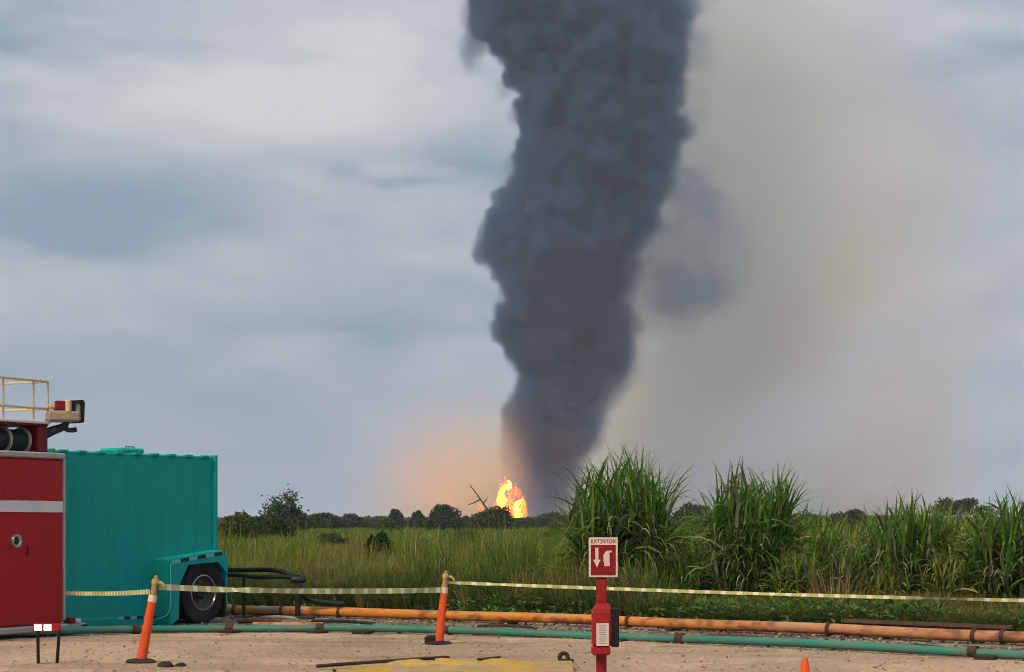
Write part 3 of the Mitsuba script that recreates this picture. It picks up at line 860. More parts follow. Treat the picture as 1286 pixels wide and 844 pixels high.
for frac, cnt, reach in ((.95, 150, (.96, 1.02)), (.62, 420, (.88, 1.05)), (.34, 900, (.93, 1.09)), (.19, 1300, (.98, 1.13))):
    for _ in range(cnt):
        k = pr_.random() ** .85
        z0 = 2 + 405 * k
        h0, d0, c0 = (float(np.interp(z0, zz, q)) for q in (hw, dw, cx))
        r0 = min(max(frac * h0 * pr_.uniform(.75, 1.2), 2.2), 26 if frac > .5 else 40 * frac)
        a0 = pr_.random() * 6.283
        e0 = pr_.uniform(*reach) * (.95 if math.cos(a0) > .2 else 1.0)
        puff([c0 + math.cos(a0) * max(h0 * e0 - r0, 0), FD + math.sin(a0) * max(d0 * e0 - r0, 0), z0], r0)
for k in range(len(zz)):                                         # the inside is filled
    q = (np.sqrt(((xx[None, :] - cx[k]) / hw[k]) ** 2 + ((yy[:, None] - FD) / dw[k]) ** 2) - .86) * hw[k]
    np.minimum(rad[k], q, out=rad[k])
sz_ = np.clip(hw / 40, .35, 1.0)[:, None, None]
rad = rad - sz_ * (4.6 * bil + 3.4 * bil2 + 3.0 * big) + .9
side = np.clip((xx[None, None, :] - cx[:, None, None]) / hw[:, None, None], -1, 1)
rad = rad - np.clip(side * 1.3, 0, 1) * (9.0 * volnoise(shape, 20, 19, 4, .6))       # torn on the lee side
soft = 4.0 + 15.0 * np.clip(side, 0, 1) ** 1.5                    # crisp to windward (left), soft to leeward
core = np.clip(.5 - rad / soft, 0, 1)
core = core * core * (3 - 2 * core)
low = np.interp(zz, [0, 25, 60, 95, 330, 410], [.60, .62, .80, 1.0, 1.0, .25]).astype(np.float32)[:, None, None]
# torn, thinner smoke trailing off to the right of the column, and scraps to its left
wx0 = np.interp(py, [-360, -60, 40, 100, 200, 300, 380, 430, 470], [960, 905, 895, 922, 938, 950, 955, 905, 800])
thin_r = WX(wx0).astype(np.float32)[:, None, None]
tl = np.clip((thin_r - xx[None, None, :] + 16 * big + 12 * bil) / 24, 0, 1) * np.clip((xx[None, None, :] - cx[:, None, None]) / hw[:, None, None] * 2, 0, 1)
tl = tl * np.clip(1.1 - np.abs(Y) / 40, 0, 1) * np.clip((zz[:, None, None] - WZ(425) + 14 * big + 8 * bil) / 24, 0, 1) * np.clip((405 - zz) / 60, 0, 1)[:, None, None]
wisp = tl * np.clip(.95 + .6 * volnoise(shape, 34, 15, 3) + .8 * bil + .5 * bil2, .1, 1.7)
dens = np.maximum(core * low * np.clip(.9 + .45 * big, .35, 1.3), .088 * wisp)
rad[:] = 60.0
for px_, py_, r0 in ((590, 66, 5), (600, 50, 7), (612, 30, 8), (588, 20, 4), (598, 8, 6), (640, 115, 4), (646, 140, 5), (640, 210, 5), (632, 228, 4), (604, 396, 3), (596, 399, 2.5), (645, 470, 3), (612, 300, 4)):
    puff([WX(px_), FD + pr_.uniform(-8, 8), WZ(py_)], r0)
scrap = np.clip(.35 - (rad - 5.0 * bil - 3.0 * big) / 9.0, 0, 1) * .5
dens = np.maximum(dens, scrap)
dens[dens < .004] = 0
smoke('smoke_column', dens, lo, VOX, .21, (.185, .335, .53), 'tall black smoke column with crisp billowing left edge above the flames', g=.38)
del bil, rad, core, wisp, tl, dens, big

# pale smoke drifting off behind the column
VOX2 = 4.0
lo = np.array([WX(560), FD + 75, 0.0])
hi = np.array([WX(1420), FD + 255, 430.0])
shape = tuple(np.ceil((hi - lo) / VOX2).astype(int)[::-1])
zz, yy, xx = [(np.arange(s, dtype=np.float32) + .5) * VOX2 + o for s, o in zip(shape, lo[::-1])]
DF = FD + 165
pyz = HY - (zz - EYE) / DF * F
pxx = CX + xx / DF * F
lft = np.interp(pyz, [-400, 0, 300, 500, 640], [760, 720, 690, 670, 660])
rgt = np.interp(pyz, [-400, -100, 0, 120, 250, 400, 500, 580, 650], [1020, 1040, 1070, 1190, 1280, 1300, 1320, 1380, 1450])
big, big2 = 1.25 * volnoise(shape, 15, 5, 4, .65), volnoise(shape, 32, 6, 2)
for k in range(shape[0]):                                         # the wind draws its billows out to the right as they rise
    big[k], big2[k] = np.roll(big[k], int(k * .45), 1), np.roll(big2[k], int(k * .45), 1)
sx0 = np.clip((pxx[None] - lft[:, None]) / 120, 0, 1)
sx1 = np.clip((rgt[:, None] - pxx[None]) / 330 + .25, 0, 1)
prof = (sx0 * sx1 ** 1.3)[:, None, :]
yp = np.clip(1.2 - np.abs(yy - DF) / 80, 0, 1)[None, :, None]
dens = prof * yp * np.clip(.60 + 1.8 * big + 1.4 * big2, .05, 2.0) * np.clip((425 - zz) / 80, 0, 1)[:, None, None]
dens *= np.interp(zz, [0, 40, 120, 430], [.75, .9, 1.0, .9])[:, None, None]
smoke('pale_smoke', dens, lo, VOX2, .0125, (.997, .980, .954), 'pale brownish smoke drifting to the right behind the black column', eps=.002, step=16)

# thin smoke drifting low before and to the left of the fire
lo = np.array([WX(310), FD - 150, 0.0])
hi = np.array([WX(760), FD - 60, 92.0])
VOX3 = 2.5
shape = tuple(np.ceil((hi - lo) / VOX3).astype(int)[::-1])
zz, yy, xx = [(np.arange(s, dtype=np.float32) + .5) * VOX3 + o for s, o in zip(shape, lo[::-1])]
big = volnoise(shape, 14, 8, 3)
dx = np.exp(-(np.where(xx < WX(618), (xx - WX(620)) / 38, (xx - WX(620)) / 11)) ** 2)
dz = np.exp(-(np.maximum(zz - 12, 0) / 30) ** 2) * np.clip((90 - zz) / 30, 0, 1)
dy = np.clip((yy - FD + 150) / 40, 0, 1) * np.clip((FD - 61 - yy) / 8, 0, 1)
dens = dz[:, None, None] * dy[None, :, None] * dx[None, None, :] * np.clip(.95 + .22 * big, .4, 1.4)
smoke('low_smoke', dens, lo, VOX3, .036, (.97, .93, .66), 'thin pinkish smoke glowing low to the left of the flames', eps=.003, step=10)

# ------------------------------------------------------------------ red fire truck
TR = Frame((P(80, 700, 29.5)[0], 29.5), 62)
truck = thing('fire_truck', 'red fire truck with white stripe and cream roof rail at the left edge', 'fire truck')
zb, zt = TR.z(0, 783), TR.z(0, 577)


def tb(name, u0, u1, n0, n1, z0, z1, mat, par=truck, b=.012, smooth=False):
    return add(name, TR.mesh(bevel_box((u0, n0, z0), (u1, n1, z1), b)), mat, par, smooth)


LEN = 4.2
body = tb('body', -LEN, -.02, -2.4, 0, zb, zt, 'red_paint', b=.03)
tb('panel_seam', -LEN, -.03, 0, .004, TR.z(0, 646), TR.z(0, 645), 'dark_red_paint', body, b=.001)
z1, z2 = TR.z(0, 643.5), TR.z(0, 629.5)
tag(tb('stripe', -LEN, -.022, .001, .006, z1, z2, 'white_paint', body, b=.002), 'white reflective stripe along the side')
tb('top_coaming', -LEN, .02, -2.42, .03, zt + .002, zt + .095, 'aluminium', b=.02)
tb('corner_trim', -.018, .03, -.06, .022, zb + .05, zt, 'aluminium', b=.012)
tb('running_board', -LEN, .02, -.3, .10, zb - .105, zb - .004, 'aluminium', b=.02)
step = tb('tail_step', .032, .50, -2.3, .03, zb - .12, zb - .01, 'aluminium', b=.015)
tb('tail_lamp', .10, .22, -.10, .045, zb - .002, zb + .085, 'dark_red_paint', step, b=.01)
tb('reflector', .25, .36, -.06, .04, zb, zb + .06, 'white_paint', step, b=.01)
tb('bracket', .38, .52, -.12, .036, zb - .085, zb - .03, 'black_paint', step, b=.01)
# outlet with cap on the side
uo = TR.at(19)
zo = TR.z(uo, 679.5)
ax_ = axes(TR.u, np.array([0, 0, 1.0]), TR.n)
pr = [(.0, .012), (.052, .012), (.055, .03), (.075, .05), (.098, .05), (.108, .03), (.112, .0)]
out = add('outlet', moved(lathe(pr, 28), ax_, TR.p(uo, .002, zo)), 'chrome', truck, smooth=30)
add('cap', moved(lathe([(0, .046), (.03, .046), (.050, .03), (.05, .014)], 24), ax_, TR.p(uo, .004, zo)), 'dark_steel', out, smooth=30)
tb('handle', uo + .25, uo + .27, .004, .03, zo - .22, zo - .06, 'dark_red_paint', body, b=.006)
# roof deck
zd0, zd1 = zt + .10, TR.z(-.3, 531)
ue = TR.at(62, -.35)
deck = tb('roof_deck', -LEN, ue, -2.0, -.35, zd0 + .42, zd1, 'dark_red_paint', b=.02)
tb('deck_pillar', ue - .24, ue - .01, -.75, -.36, zd0, zd0 + .418, 'dark_red_paint', b=.02)
tb('deck_back', -LEN, ue - .02, -1.95, -1.2, zd0, zd0 + .415, 'dark_red_paint', b=.02)
tb('deck_trim', -LEN, ue + .02, -2.02, -.33, zd1 + .002, zd1 + .045, 'white_paint', deck, b=.01)
reel = add('hose_reel', tube([TR.p(-1.6, -.62, zd0 + .19), TR.p(ue - .34, -.62, zd0 + .19)], .17, 24), 'hose_black', truck, smooth=40)
for q in (ue - .36, ue - .78):
    add('flange', tube([TR.p(q, -.62, zd0 + .19), TR.p(q + .035, -.62, zd0 + .19)], .21, 24), 'aluminium', reel, smooth=40)
# roof rail
zr0, zr1, zr2 = zd1 + .045, TR.z(-.3, 511), TR.z(-.3, 476)
ua, ub, uc = TR.at(4, -.42), TR.at(42, -.42), TR.at(60, -.42)
rail = free('fire_truck__roof_rail')
used[rail] = 0
for q in (ua, ub, uc):
    add('post', tube([TR.p(q, -.42, zr0), TR.p(q, -.42, zr2)], .017, 8), 'cream_paint', rail, smooth=True)
for zq in (zr1, zr2):
    add('bar', tube(bezier([TR.p(-LEN + .1, -.42, zq), TR.p(-1, -.42, zq), TR.p(uc, -.42, zq)], 8), .021, 8), 'cream_paint', rail, smooth=True)
    add('bar', tube([TR.p(uc, -.42, zq), TR.p(uc, -1.9, zq)], .018, 8), 'cream_paint', rail, smooth=True)
add('post', tube([TR.p(uc, -1.9, zr0), TR.p(uc, -1.9, zr2)], .017, 8), 'cream_paint', rail, smooth=True)
# search light / monitor head on a swan bracket at the deck corner
mon = free('fire_truck__monitor')
used[mon] = 0
um = TR.at(66, -.36)
MF = Frame(TR.p(um, -.36, 0)[:2], 22)
zm = lambda py: MF.z(0, py)
s = 29.5 / F
mb = lambda name, u0, u1, n0, n1, p0, p1, mat, b=.02: add(name, MF.mesh(bevel_box((u0 * s, n0, zm(p0)), (u1 * s, n1, zm(p1)), b)), mat, mon)
mb('housing', -8, 34, -.16, .16, 530, 516, 'beige_plastic', .035)
mb('housing_top', 2, 16, -.12, .12, 515.6, 503.5, 'dark_red_paint', .02)
mb('knob', -6, 4, -.08, .10, 514, 506, 'cream_paint', .03)
mb('collar', 14.5, 22, -.17, .17, 519, 501.5, 'cream_paint', .03)
prf = Polygon([(20, 503), (37, 502), (39, 506), (38, 530), (24, 531), (22, 528.5), (34, 528), (34.5, 521), (22, 519)])
hole = Polygon([(28, 507), (34, 506), (34.5, 517), (27, 517)])
fr = trimesh.creation.extrude_polygon(prf.difference(hole), .26, engine='earcut')
fv = np.asarray(fr.vertices)
fr = trimesh.Trimesh(np.stack([fv[:, 0] * s, fv[:, 2] - .13, np.array([zm(q) for q in fv[:, 1]])], -1), fr.faces, process=False)
add('guard', MF.mesh(fr), 'black_paint', mon)
mb('lens', 24, 35, -.08, .08, 518, 505.5, 'white_paint', .02)
add('swan_arm', tube(bezier([MF.p(-14 * s, 0, zm(547)), MF.p(0, 0, zm(541)), MF.p(14 * s, 0, zm(535)), MF.p(18 * s, 0, zm(529))], 12), np.linspace(.085, .05, 12), 12), 'dark_steel', mon, smooth=40)
add('drain', tube(bezier([MF.p(12 * s, 0, zm(534)), MF.p(22 * s, 0, zm(540)), MF.p(30 * s, 0, zm(538.5))], 8), .04, 10), 'dark_steel', mon, smooth=40)

# ------------------------------------------------------------------ teal tank trailer
TK = Frame((P(273, 690, 33.5)[0], 33.5), 55)
tank = thing('tank_trailer', 'teal ribbed steel tank trailer parked behind the red fire truck', 'trailer')
TL = 3.75
ztop = TK.z(0, 572)
zbot = .06


def kb(name, u0, u1, n0, n1, z0, z1, mat, par=tank, b=.012, smooth=False):
    return add(name, TK.mesh(bevel_box((u0, n0, z0), (u1, n1, z1), b)), mat, par, smooth)


kb('shell', -TL, -.02, -2.35, -.045, zbot + .02, ztop - .02, 'teal_paint', b=.02)
nrib = 9
for k in range(nrib):
    u1 = -.07 - k * (TL - .12) / nrib
    u0 = u1 - (TL - .12) / nrib
    prm = [(u0 + .001, -.04), (u0 + .05, -.04), (u0 + .085, -.035), (u1 - .085, -.035), (u1 - .05, -.04), (u1 - .001, -.04), (u1 - .001, -.06), (u0 + .001, -.06)]
    m = trimesh.creation.extrude_polygon(Polygon(prm), ztop - .12 - zbot - .08, engine='earcut')
    m.apply_translation([0, 0, zbot + .08])
    add('side_panel', TK.mesh(m), 'teal_paint', tank)
    kb('top_lug', u0 + .12, u1 - .12, -.10, .005, ztop - .055, ztop - .004, 'teal_paint', b=.012)
kb('top_rail', -TL, 0, -2.36, -.042, ztop - .075, ztop - .03, 'teal_paint', b=.012)
kb('bottom_rail', -TL, -1.15, -.2, .02, zbot - .04, zbot + .12, 'teal_paint', b=.015)
kb('corner_post', -.068, .005, -.12, .012, zbot + .1, ztop + .005, 'teal_paint', b=.012)
kb('corner_post', -TL - .005, -TL + .06, -.12, .012, zbot + .1, ztop + .005, 'teal_paint', b=.012)
uh = TK.at(163, -.3)
hatch = kb('hatch', uh - .28, uh + .28, -.75, -.22, ztop - .01, ztop + .075, 'teal_paint', b=.03)
add('hatch_handle', tube([TK.p(uh - .1, -.3, ztop + .076), TK.p(uh - .1, -.3, ztop + .1), TK.p(uh + .1, -.3, ztop + .1), TK.p(uh + .1, -.3, ztop + .076)], .012, 6), 'teal_paint', hatch, smooth=40)
# wheel and fender stand proud of the side
NF = .34
ufl, ufr = TK.at(214, NF), TK.at(286, NF)
zf = [TK.z(ufl, 703, NF), TK.z(ufr, 692, NF)]
uw = TK.at(256, NF - .05)
RW = .535
zw = RW + .01


def arch(scale=1.0):
    return [(uw - (RW + .11), .12), (uw - (RW + .10), zw + .15), (uw - .42, zw + .48), (uw + .30, zw + .52), (uw + (RW + .03), zw + .28), (uw + RW + .05, .22)]


outer = [(ufl, .02), (ufl, zf[0] - .015), (ufl + .03, zf[0]), (ufr - .12, zf[1]), (ufr, zf[1] - .10), (ufr, .22)]
poly = Polygon(outer + arch()[::-1]).buffer(0)
m = trimesh.creation.extrude_polygon(poly, .03, engine='earcut')
v = np.asarray(m.vertices)
add('fender', TK.mesh(trimesh.Trimesh(np.stack([v[:, 0], NF - .03 + v[:, 2], v[:, 1]], -1), m.faces[:, ::-1], process=False)), 'teal_paint', tank)
skirt = LineString(outer).buffer(.014, cap_style=2)
m = trimesh.creation.extrude_polygon(skirt, NF - .03 + .05, engine='earcut')
v = np.asarray(m.vertices)
fs = add('fender_skirt', TK.mesh(trimesh.Trimesh(np.stack([v[:, 0], -.045 + v[:, 2], v[:, 1]], -1), m.faces[:, ::-1], process=False)), 'teal_paint', tank)
kb('wheel_well', ufl + .05, ufr - .04, -.044, -.03, .1, zf[0] - .02, 'black_paint', b=.004)


def chips(pts, n, nn, par, w=.05):
    path = bezier(pts, n * 2 + 1)
    for k in range(n * 2):
        a, b = np.array(path[k]), np.array(path[k + 1])
        tq = (b - a) / np.linalg.norm(b - a)
        up = np.array([-tq[1], tq[0]]) * w / 2
        q = Polygon([a - up, b - up, b + up, a + up])
        mm = trimesh.creation.extrude_polygon(q, .004, engine='earcut')
        vv = np.asarray(mm.vertices)
        add('reflector_chip', TK.mesh(trimesh.Trimesh(np.stack([vv[:, 0], nn + vv[:, 2], vv[:, 1]], -1), mm.faces[:, ::-1], process=False)), 'pale_teal' if k % 2 == 0 else 'dark_steel', par)


chips([(ufl + .03, zf[0] - .04), (ufr - .14, zf[1] - .04)], 3, NF + .002, fs, .06)
u0 = TK.at(148, .03)
chips([(u0, TK.z(u0, 776.5, .03)), (ufl - .03, TK.z(ufl, 774.5, .03))], 3, .024, tank, .05)
add('edge_strip', tube(bezier([TK.p(ufl + .0, NF + .004, zf[0] - .06), TK.p(ufl, NF + .004, .45), TK.p(ufl - .03, NF - .02, .22), TK.p(ufl - .16, NF - .2, .12)], 12), .011, 6), 'pale_teal', fs, smooth=True)
kb('sill', -TL + .1, ufl - .01, -.1, .018, .015, .075, 'dark_steel', b=.01)
wheel = free('tank_trailer__wheel')
used[wheel] = 0
wax = axes(TK.u, np.array([0, 0, 1.0]), TK.n)
W0 = TK.p(uw, NF - .30, zw)
tyre = [(.30, .0), (.33, -.01), (.47, -.01), (.52, .02), (.535, .05), (.535, .20), (.522, .235), (.47, .262), (.36, .258), (.315, .235), (.30, .2), (.30, 0)]
add('tyre', moved(lathe(tyre, 48), wax, W0), 'rubber', wheel, smooth=35)
rim = [(.305, .02), (.305, .235), (.285, .245), (.275, .19), (.262, .15), (.235, .10), (.19, .085), (.12, .085), (.115, .15), (.09, .165), (.0, .165)]
rk = add('rim', moved(lathe(rim, 40), wax, W0), 'rim_steel', wheel, smooth=35)
add('rim_edge', moved(lathe([(.309, .232), (.308, .25), (.288, .252), (.280, .235)], 40), wax, W0), 'chrome', wheel, smooth=35)
add('hub', moved(lathe([(.112, .1), (.11, .19), (.085, .21), (0, .21)], 24), wax, W0), 'dark_steel', wheel, smooth=35)
for k in range(8):
    a = k * math.pi / 4
    q = W0 + TK.u * .155 * math.cos(a) + np.array([0, 0, .155 * math.sin(a)])
    add('lug_nut', tube([q + TK.n * .085, q + TK.n * .115], .016, 6), 'dark_steel', wheel)
add('axle', tube([TK.p(uw, -2.2, zw), TK.p(uw, NF - .22, zw)], .06, 12), 'dark_steel', tank, smooth=True)
W1 = TK.p(uw, -2.45, zw)
add('tyre', moved(lathe(tyre, 48), wax, W1), 'rubber', wheel, smooth=35)
kb('mud_flap', ufr - .045, ufr - .03, -.02, NF - .02, .10, .62, 'rubber', b=.004)

# ------------------------------------------------------------------ black hoses and stand pipe right of the trailer


def line(pts, d):
    return np.array([P(a, b, dd) for (a, b), dd in zip(pts, d if np.ndim(d) else [d] * len(pts))])


t = thing('black_hose', 'upper black hose running out from behind the tank trailer wheel', 'hose')
add('hose', tube(bezier(line([(262, 715), (300, 716), (335, 715.5), (358, 719), (372, 726), (379, 729)], [35.2, 35.2, 35, 34.8, 34.6, 34.6]), 30), .045, 10), 'hose_black', t, smooth=True)
t = thing('black_hose', 'lower black hose under the first one beside the trailer wheel', 'hose')
add('hose', tube(bezier(line([(262, 722), (292, 722), (325, 725), (352, 724.5), (376, 727)], [34.9, 34.9, 34.8, 34.7, 34.5]), 30), .040, 10), 'hose_black', t, smooth=True)
t = thing('stand_pipe', 'black upright pipe that joins the two hoses beside the orange pipe', 'pipe')
d = 34.5
foot = P(374, 770, d)
add('riser', tube([[foot[0], d, 0.0], P(374, 722, d)], .05, 10), 'hose_black', t, smooth=True)
add('elbow', tube(bezier([P(366, 728, d), P(376, 728, d - .02), P(383, 727, d)], 8), .07, 10), 'dark_steel', t, smooth=True)
add('base_flange', moved(bevel_box((-.30, -.14, 0), (.30, .14, .05), .012), None, [foot[0], d - .02, .01]), 'dark_steel', t)
add('valve', moved(bevel_box((-.07, -.07, 0), (.07, .07, .16), .02), None, [foot[0], d, .50]), 'dark_steel', t)
t = thing('black_hose', 'short black hose curving down from the stand pipe to the orange pipe', 'hose')
add('hose', tube(bezier(line([(376, 738), (382, 749), (392, 754), (410, 757), (432, 758.5)], 34.7), 24), .045, 10), 'hose_black', t, smooth=True)
for px in (304, 368):
    pass
t = thing('pipe_rack', 'thin black prop under the lower hose near the trailer wheel', 'prop')
q = P(306, 726, 34.8)
add('prop', tube([[q[0], q[1], 0], q], .03, 8), 'hose_black', t, smooth=True)
add('foot', moved(bevel_box((-.16, -.1, 0), (.16, .1, .04), .01), None, [q[0], q[1], .005]), 'dark_steel', t)

# ------------------------------------------------------------------ orange pipe along the grass
oc = np.array([G(*q) for q in ORANGE_PX])
RO = .084
ocx = lambda px: np.array([np.interp(px, [q[0] for q in ORANGE_PX], oc[:, k]) for k in range(3)]) + [0, 0, RO + .035]
opipe = thing('orange_pipe', 'long weathered orange pipe lying along the edge of the grass', 'pipe')
cuts = [262, 296, 356, 427, 560, 795, 1043, 1228, 1262, 1360]
for a, b in zip(cuts[:-1], cuts[1:]):
    pa = [ocx(q) + [0, 0, .006 * math.sin(q * .02)] for q in np.linspace(a + .8, b - .8, 8)]
    add('section', tube(pa, RO, 20), 'orange_pipe_paint', opipe, smooth=40)
for q in cuts[1:-1]:
    c0 = ocx(q)
    tq = ocx(q + 4) - ocx(q - 4)
    tq /= np.linalg.norm(tq)
    wq = .03
    add('coupling', tube([c0 - tq * wq, c0 + tq * wq], RO + (.012 if q < 700 else .02), 20), 'dark_coupling', opipe, smooth=40)
for q, lb in ((330, 'dark timber block under the orange pipe near the trailer wheel'), (640, 'dark timber block under the orange pipe below the fire'),
              (850, 'dark timber block under the orange pipe before the two tall cane clumps'), (1110, 'dark timber block under the orange pipe near the right edge')):
    c0 = ocx(q)
    tag(add('timber_block', moved(bevel_box((-.09, -.18, 0), (.09, .18, .05), .008), axes(np.array([.8, -.6, 0]), np.array([.6, .8, 0]), np.array([0, 0, 1.0])), [c0[0], c0[1], -.005]), 'wood_dark'), lb, 'block')
pl = [ocx(q) + np.array([.12, .26, .10]) for q in np.linspace(1056, 1268, 9)]
t = thing('dark_plank', 'long dark plank lying behind the orange pipe at right', 'plank')
pm = tube(pl, .055, 4)
add('board', pm, 'wood_dark', t)

# ------------------------------------------------------------------ teal pipe along the sand
RT = .058
tcx = lambda px: np.array([np.interp(px, [q[0] for q in TEAL_PX], teal_w[:, k]) for k in range(3)]) + [0, 0, RT + .03]
tp = thing('teal_pipe', 'long thin teal pipe lying along the edge of the sand', 'pipe')
tcuts = [-60, 170, 288, 402, 560, 855, 1225, 1360]
for a, b in zip(tcuts[:-1], tcuts[1:]):
    pts = [tcx(q) + [0, 0, .012 * math.sin(q * .013 + 1)] for q in np.linspace(a + .5, b - .5, 12)]
    add('section', tube(bezier(pts, 20), RT, 14), 'teal_pipe_paint', tp, smooth=40)
for q in tcuts[1:-1]:
    tq = tcx(q + 4) - tcx(q - 4)
    tq /= np.linalg.norm(tq)
    add('coupling', tube([tcx(q) - tq * .06 + [0, 0, .003], tcx(q) + tq * .06 + [0, 0, .003]], RT + .018, 14), 'dark_coupling', tp, smooth=40)
t2 = thing('teal_pipe', 'second teal pipe running close behind the thin teal pipe', 'pipe')
for a, b in ((-60, 200), (455, 800), (800, 1360)):
    pts = [tcx(q) + np.array([.16, .34, -.02]) for q in np.linspace(a, b, 12)]
    add('section', tube(bezier(pts, 20), .04, 12), 'teal_pipe_paint', t2, smooth=40)
t = thing('orange_pipe_stub', 'short rusty orange pipe lying behind the teal pipe right of the trailer', 'pipe')
add('section', tube([tcx(q) + np.array([.15, .28, .02]) for q in np.linspace(303, 392, 6)], .06, 14), 'orange_pipe_paint', t, smooth=40)
BL = [(290, 'dark block under the teal pipe nearest the trailer wheel'), (400, 'dark block under the teal pipe below the stand pipe'), (457, 'dark block under the teal pipe, third from the trailer wheel'),
      (775, 'dark block under the teal pipe just right of the extinguisher'), (1236, 'dark block under the teal pipe near the right edge')]
for q, lb in BL:
    c0 = tcx(q)
    key = add('pipe_block', moved(bevel_box((-.13, -.13, 0), (.13, .13, .075), .012), axes(np.array([.9, -.43, 0]), np.array([.43, .9, 0]), np.array([0, 0, 1.0])), [c0[0], c0[1] - .16, -.01]), 'block_dark')
    tag(key, lb, 'block')

# scraps lying in the gravel between the pipes
for x0_, y0_, x1_, y1_, r_, mat, lb, c_ in ((300, 784, 352, 787, .045, 'dark_coupling', 'short rusty pipe end lying in the gravel under the black hoses', 'pipe'),
                                           (392, 783, 470, 786.5, .03, 'dark_steel', 'dark steel bar in the gravel right of the stand pipe', 'bar'),
                                           (330, 778.5, 372, 780, .03, 'pale_plaster', 'pale broken post lying behind the gravel under the stand pipe', 'post'),
                                           (600, 789, 668, 791, .025, 'wood_dark', 'dark stick between the pipes right of the middle post', 'stick'),
                                           (880, 803, 960, 806, .03, 'dark_coupling', 'rusty rod between the pipes below the second tallest cane clump', 'rod'),
                                           (1120, 815, 1190, 819, .03, 'wood_dark', 'dark branch between the pipes near the right edge', 'branch')):
    a_, b_ = G(x0_, y0_), G(x1_, y1_)
    q = bezier([a_ + [0, 0, r_ + .012], (a_ + b_) / 2 + [0, .04, r_ + .03], b_ + [0, 0, r_ + .012]], 9)
    tag(add('scrap_' + c_, tube(q, r_, 9), mat, smooth=40), lb, c_)

# ------------------------------------------------------------------ orange posts, tape


def post(base_px, base_py, top_px, label, h=1.05):
    b = G(base_px, base_py)
    d = b[1]
    top = P(top_px, base_py - h / d * F, d)
    t = thing('delineator_post', label, 'post')
    L = np.linalg.norm(top - b)
    z = (top - b) / L
    x = np.cross([0, 1.0, 0], z)
    x /= np.linalg.norm(x)
    R = axes(x, np.cross(z, x), z)
    B0 = b + [0, 0, .012]
    add('base', moved(lathe([(0, .0), (.19, 0), (.195, .02), (.16, .045), (.075, .06), (.0, .06)], 8), None, B0), 'rubber', t, smooth=30)
    add('tube', moved(lathe([(.066, .05), (.062, .10), (.056, .45), (.050, L * .80)], 20), R, B0), 'orange_plastic', t, smooth=30)
    add('band', moved(lathe([(.0535, L * .72), (.0525, L * .80)], 20), R, B0), 'reflect_white', t, smooth=30)
    add('neck', moved(lathe([(.048, L * .80), (.036, L * .86), (.034, L * .92), (.040, L * .93), (.040, L * .985), (.026, L)], 20), R, B0), 'reflect_tan', t, smooth=30)
    add('grip', moved(lathe([(.0, L), (.024, L), (.028, L + .014), (.018, L + .03), (0, L + .034)], 14), R, B0), 'reflect_tan', t, smooth=30)
    return t, b, z, L


p1, b1, z1_, L1 = post(177, 834, 196, 'leaning orange delineator post in front of the teal tank')
p2, b2, z2_, L2 = post(551, 811, 560, 'upright orange delineator post in the middle of the sand', 1.02)
t = thing('rubber_ring', 'black rubber weight lying behind the foot of the middle orange post', 'weight')
q = b2 + [-.10, .05, .014]
add('ring', moved(lathe([(.045, 0), (.10, 0), (.105, .10), (.075, .13), (.045, .12), (.045, 0)], 16), None, q), 'rubber', t, smooth=30)


def tape(label, pts, ds, w, rep=.22, seed=0):
    q = bezier(line(pts, ds), 90)
    s = np.concatenate([[0], np.cumsum(np.linalg.norm(np.diff(q, axis=0), axis=1))])
    r = np.random.default_rng(seed)
    tw = np.interp(s, np.linspace(0, s[-1], 12), .35 * r.standard_normal(12))
    tt = np.gradient(q, axis=0)
    tt /= np.linalg.norm(tt, axis=1, keepdims=True)
    nn = np.cross(tt, [0, 0, 1.0])
    up = np.cos(tw)[:, None] * np.array([0, 0, 1.0]) + np.sin(tw)[:, None] * nn
    v = np.concatenate([q - up * w / 2, q + up * w / 2])
    n = len(q)
    i = np.arange(n - 1)
    f = np.vstack([np.stack([i, i + 1, i + 1 + n], 1), np.stack([i, i + 1 + n, i + n], 1)])
    uv = np.concatenate([np.stack([s / rep, 0 * s], 1), np.stack([s / rep, 0 * s + 1], 1)])
    key = add('barrier_tape', trimesh.Trimesh(v, f, process=False), 'tape_film', smooth=True, uv=uv)
    tag(key, label, 'tape')


d1, d2 = b1[1], b2[1]
tape('yellow barrier tape between the fire truck and the leaning post', [(82, 745), (135, 745.5), (188, 743)], [29.4, 26.5, d1 - .05], .06, seed=1)
tape('yellow barrier tape between the leaning post and the middle post', [(200, 737), (300, 741), (430, 742.5), (555, 741)], [d1 - .05, 24.6, 25.8, d2 - .05], .074, seed=2)
tape('long yellow barrier tape from the middle post to the right edge', [(562, 731.5), (745, 738.5), (1000, 747), (1150, 751), (1330, 755)], [d2 - .05, 26.5, 26, 25.5, 25], .046, seed=3)
for b, z, L, lb in ((b1, z1_, L1, 'knotted tape loop round the top of the leaning post'), (b2, z2_, L2, 'knotted tape loop round the top of the middle post')):
    m = lathe([(.044, -.03), (.049, .0), (.044, .03)], 16)
    x = np.cross([0, 1.0, 0], z)
    x /= np.linalg.norm(x)
    q = b + z * L * .955 + [0, 0, .012]
    loop = moved(m, axes(x, np.cross(z, x), z), q)
    tail = tube(bezier([q + [.05, -.05, 0], q + [.10, -.06, -.02], q + [.13, -.05, -.09]], 8), [.012, .02, .02, .018, .018, .016, .014, .01], 6)
    key = add('tape_knot', cat([loop, tail]), 'tape_knot_film', smooth=30)
    tag(key, lb, 'tape')
paint('tape_knot_film', (.42, .37, .15), .5, .2)

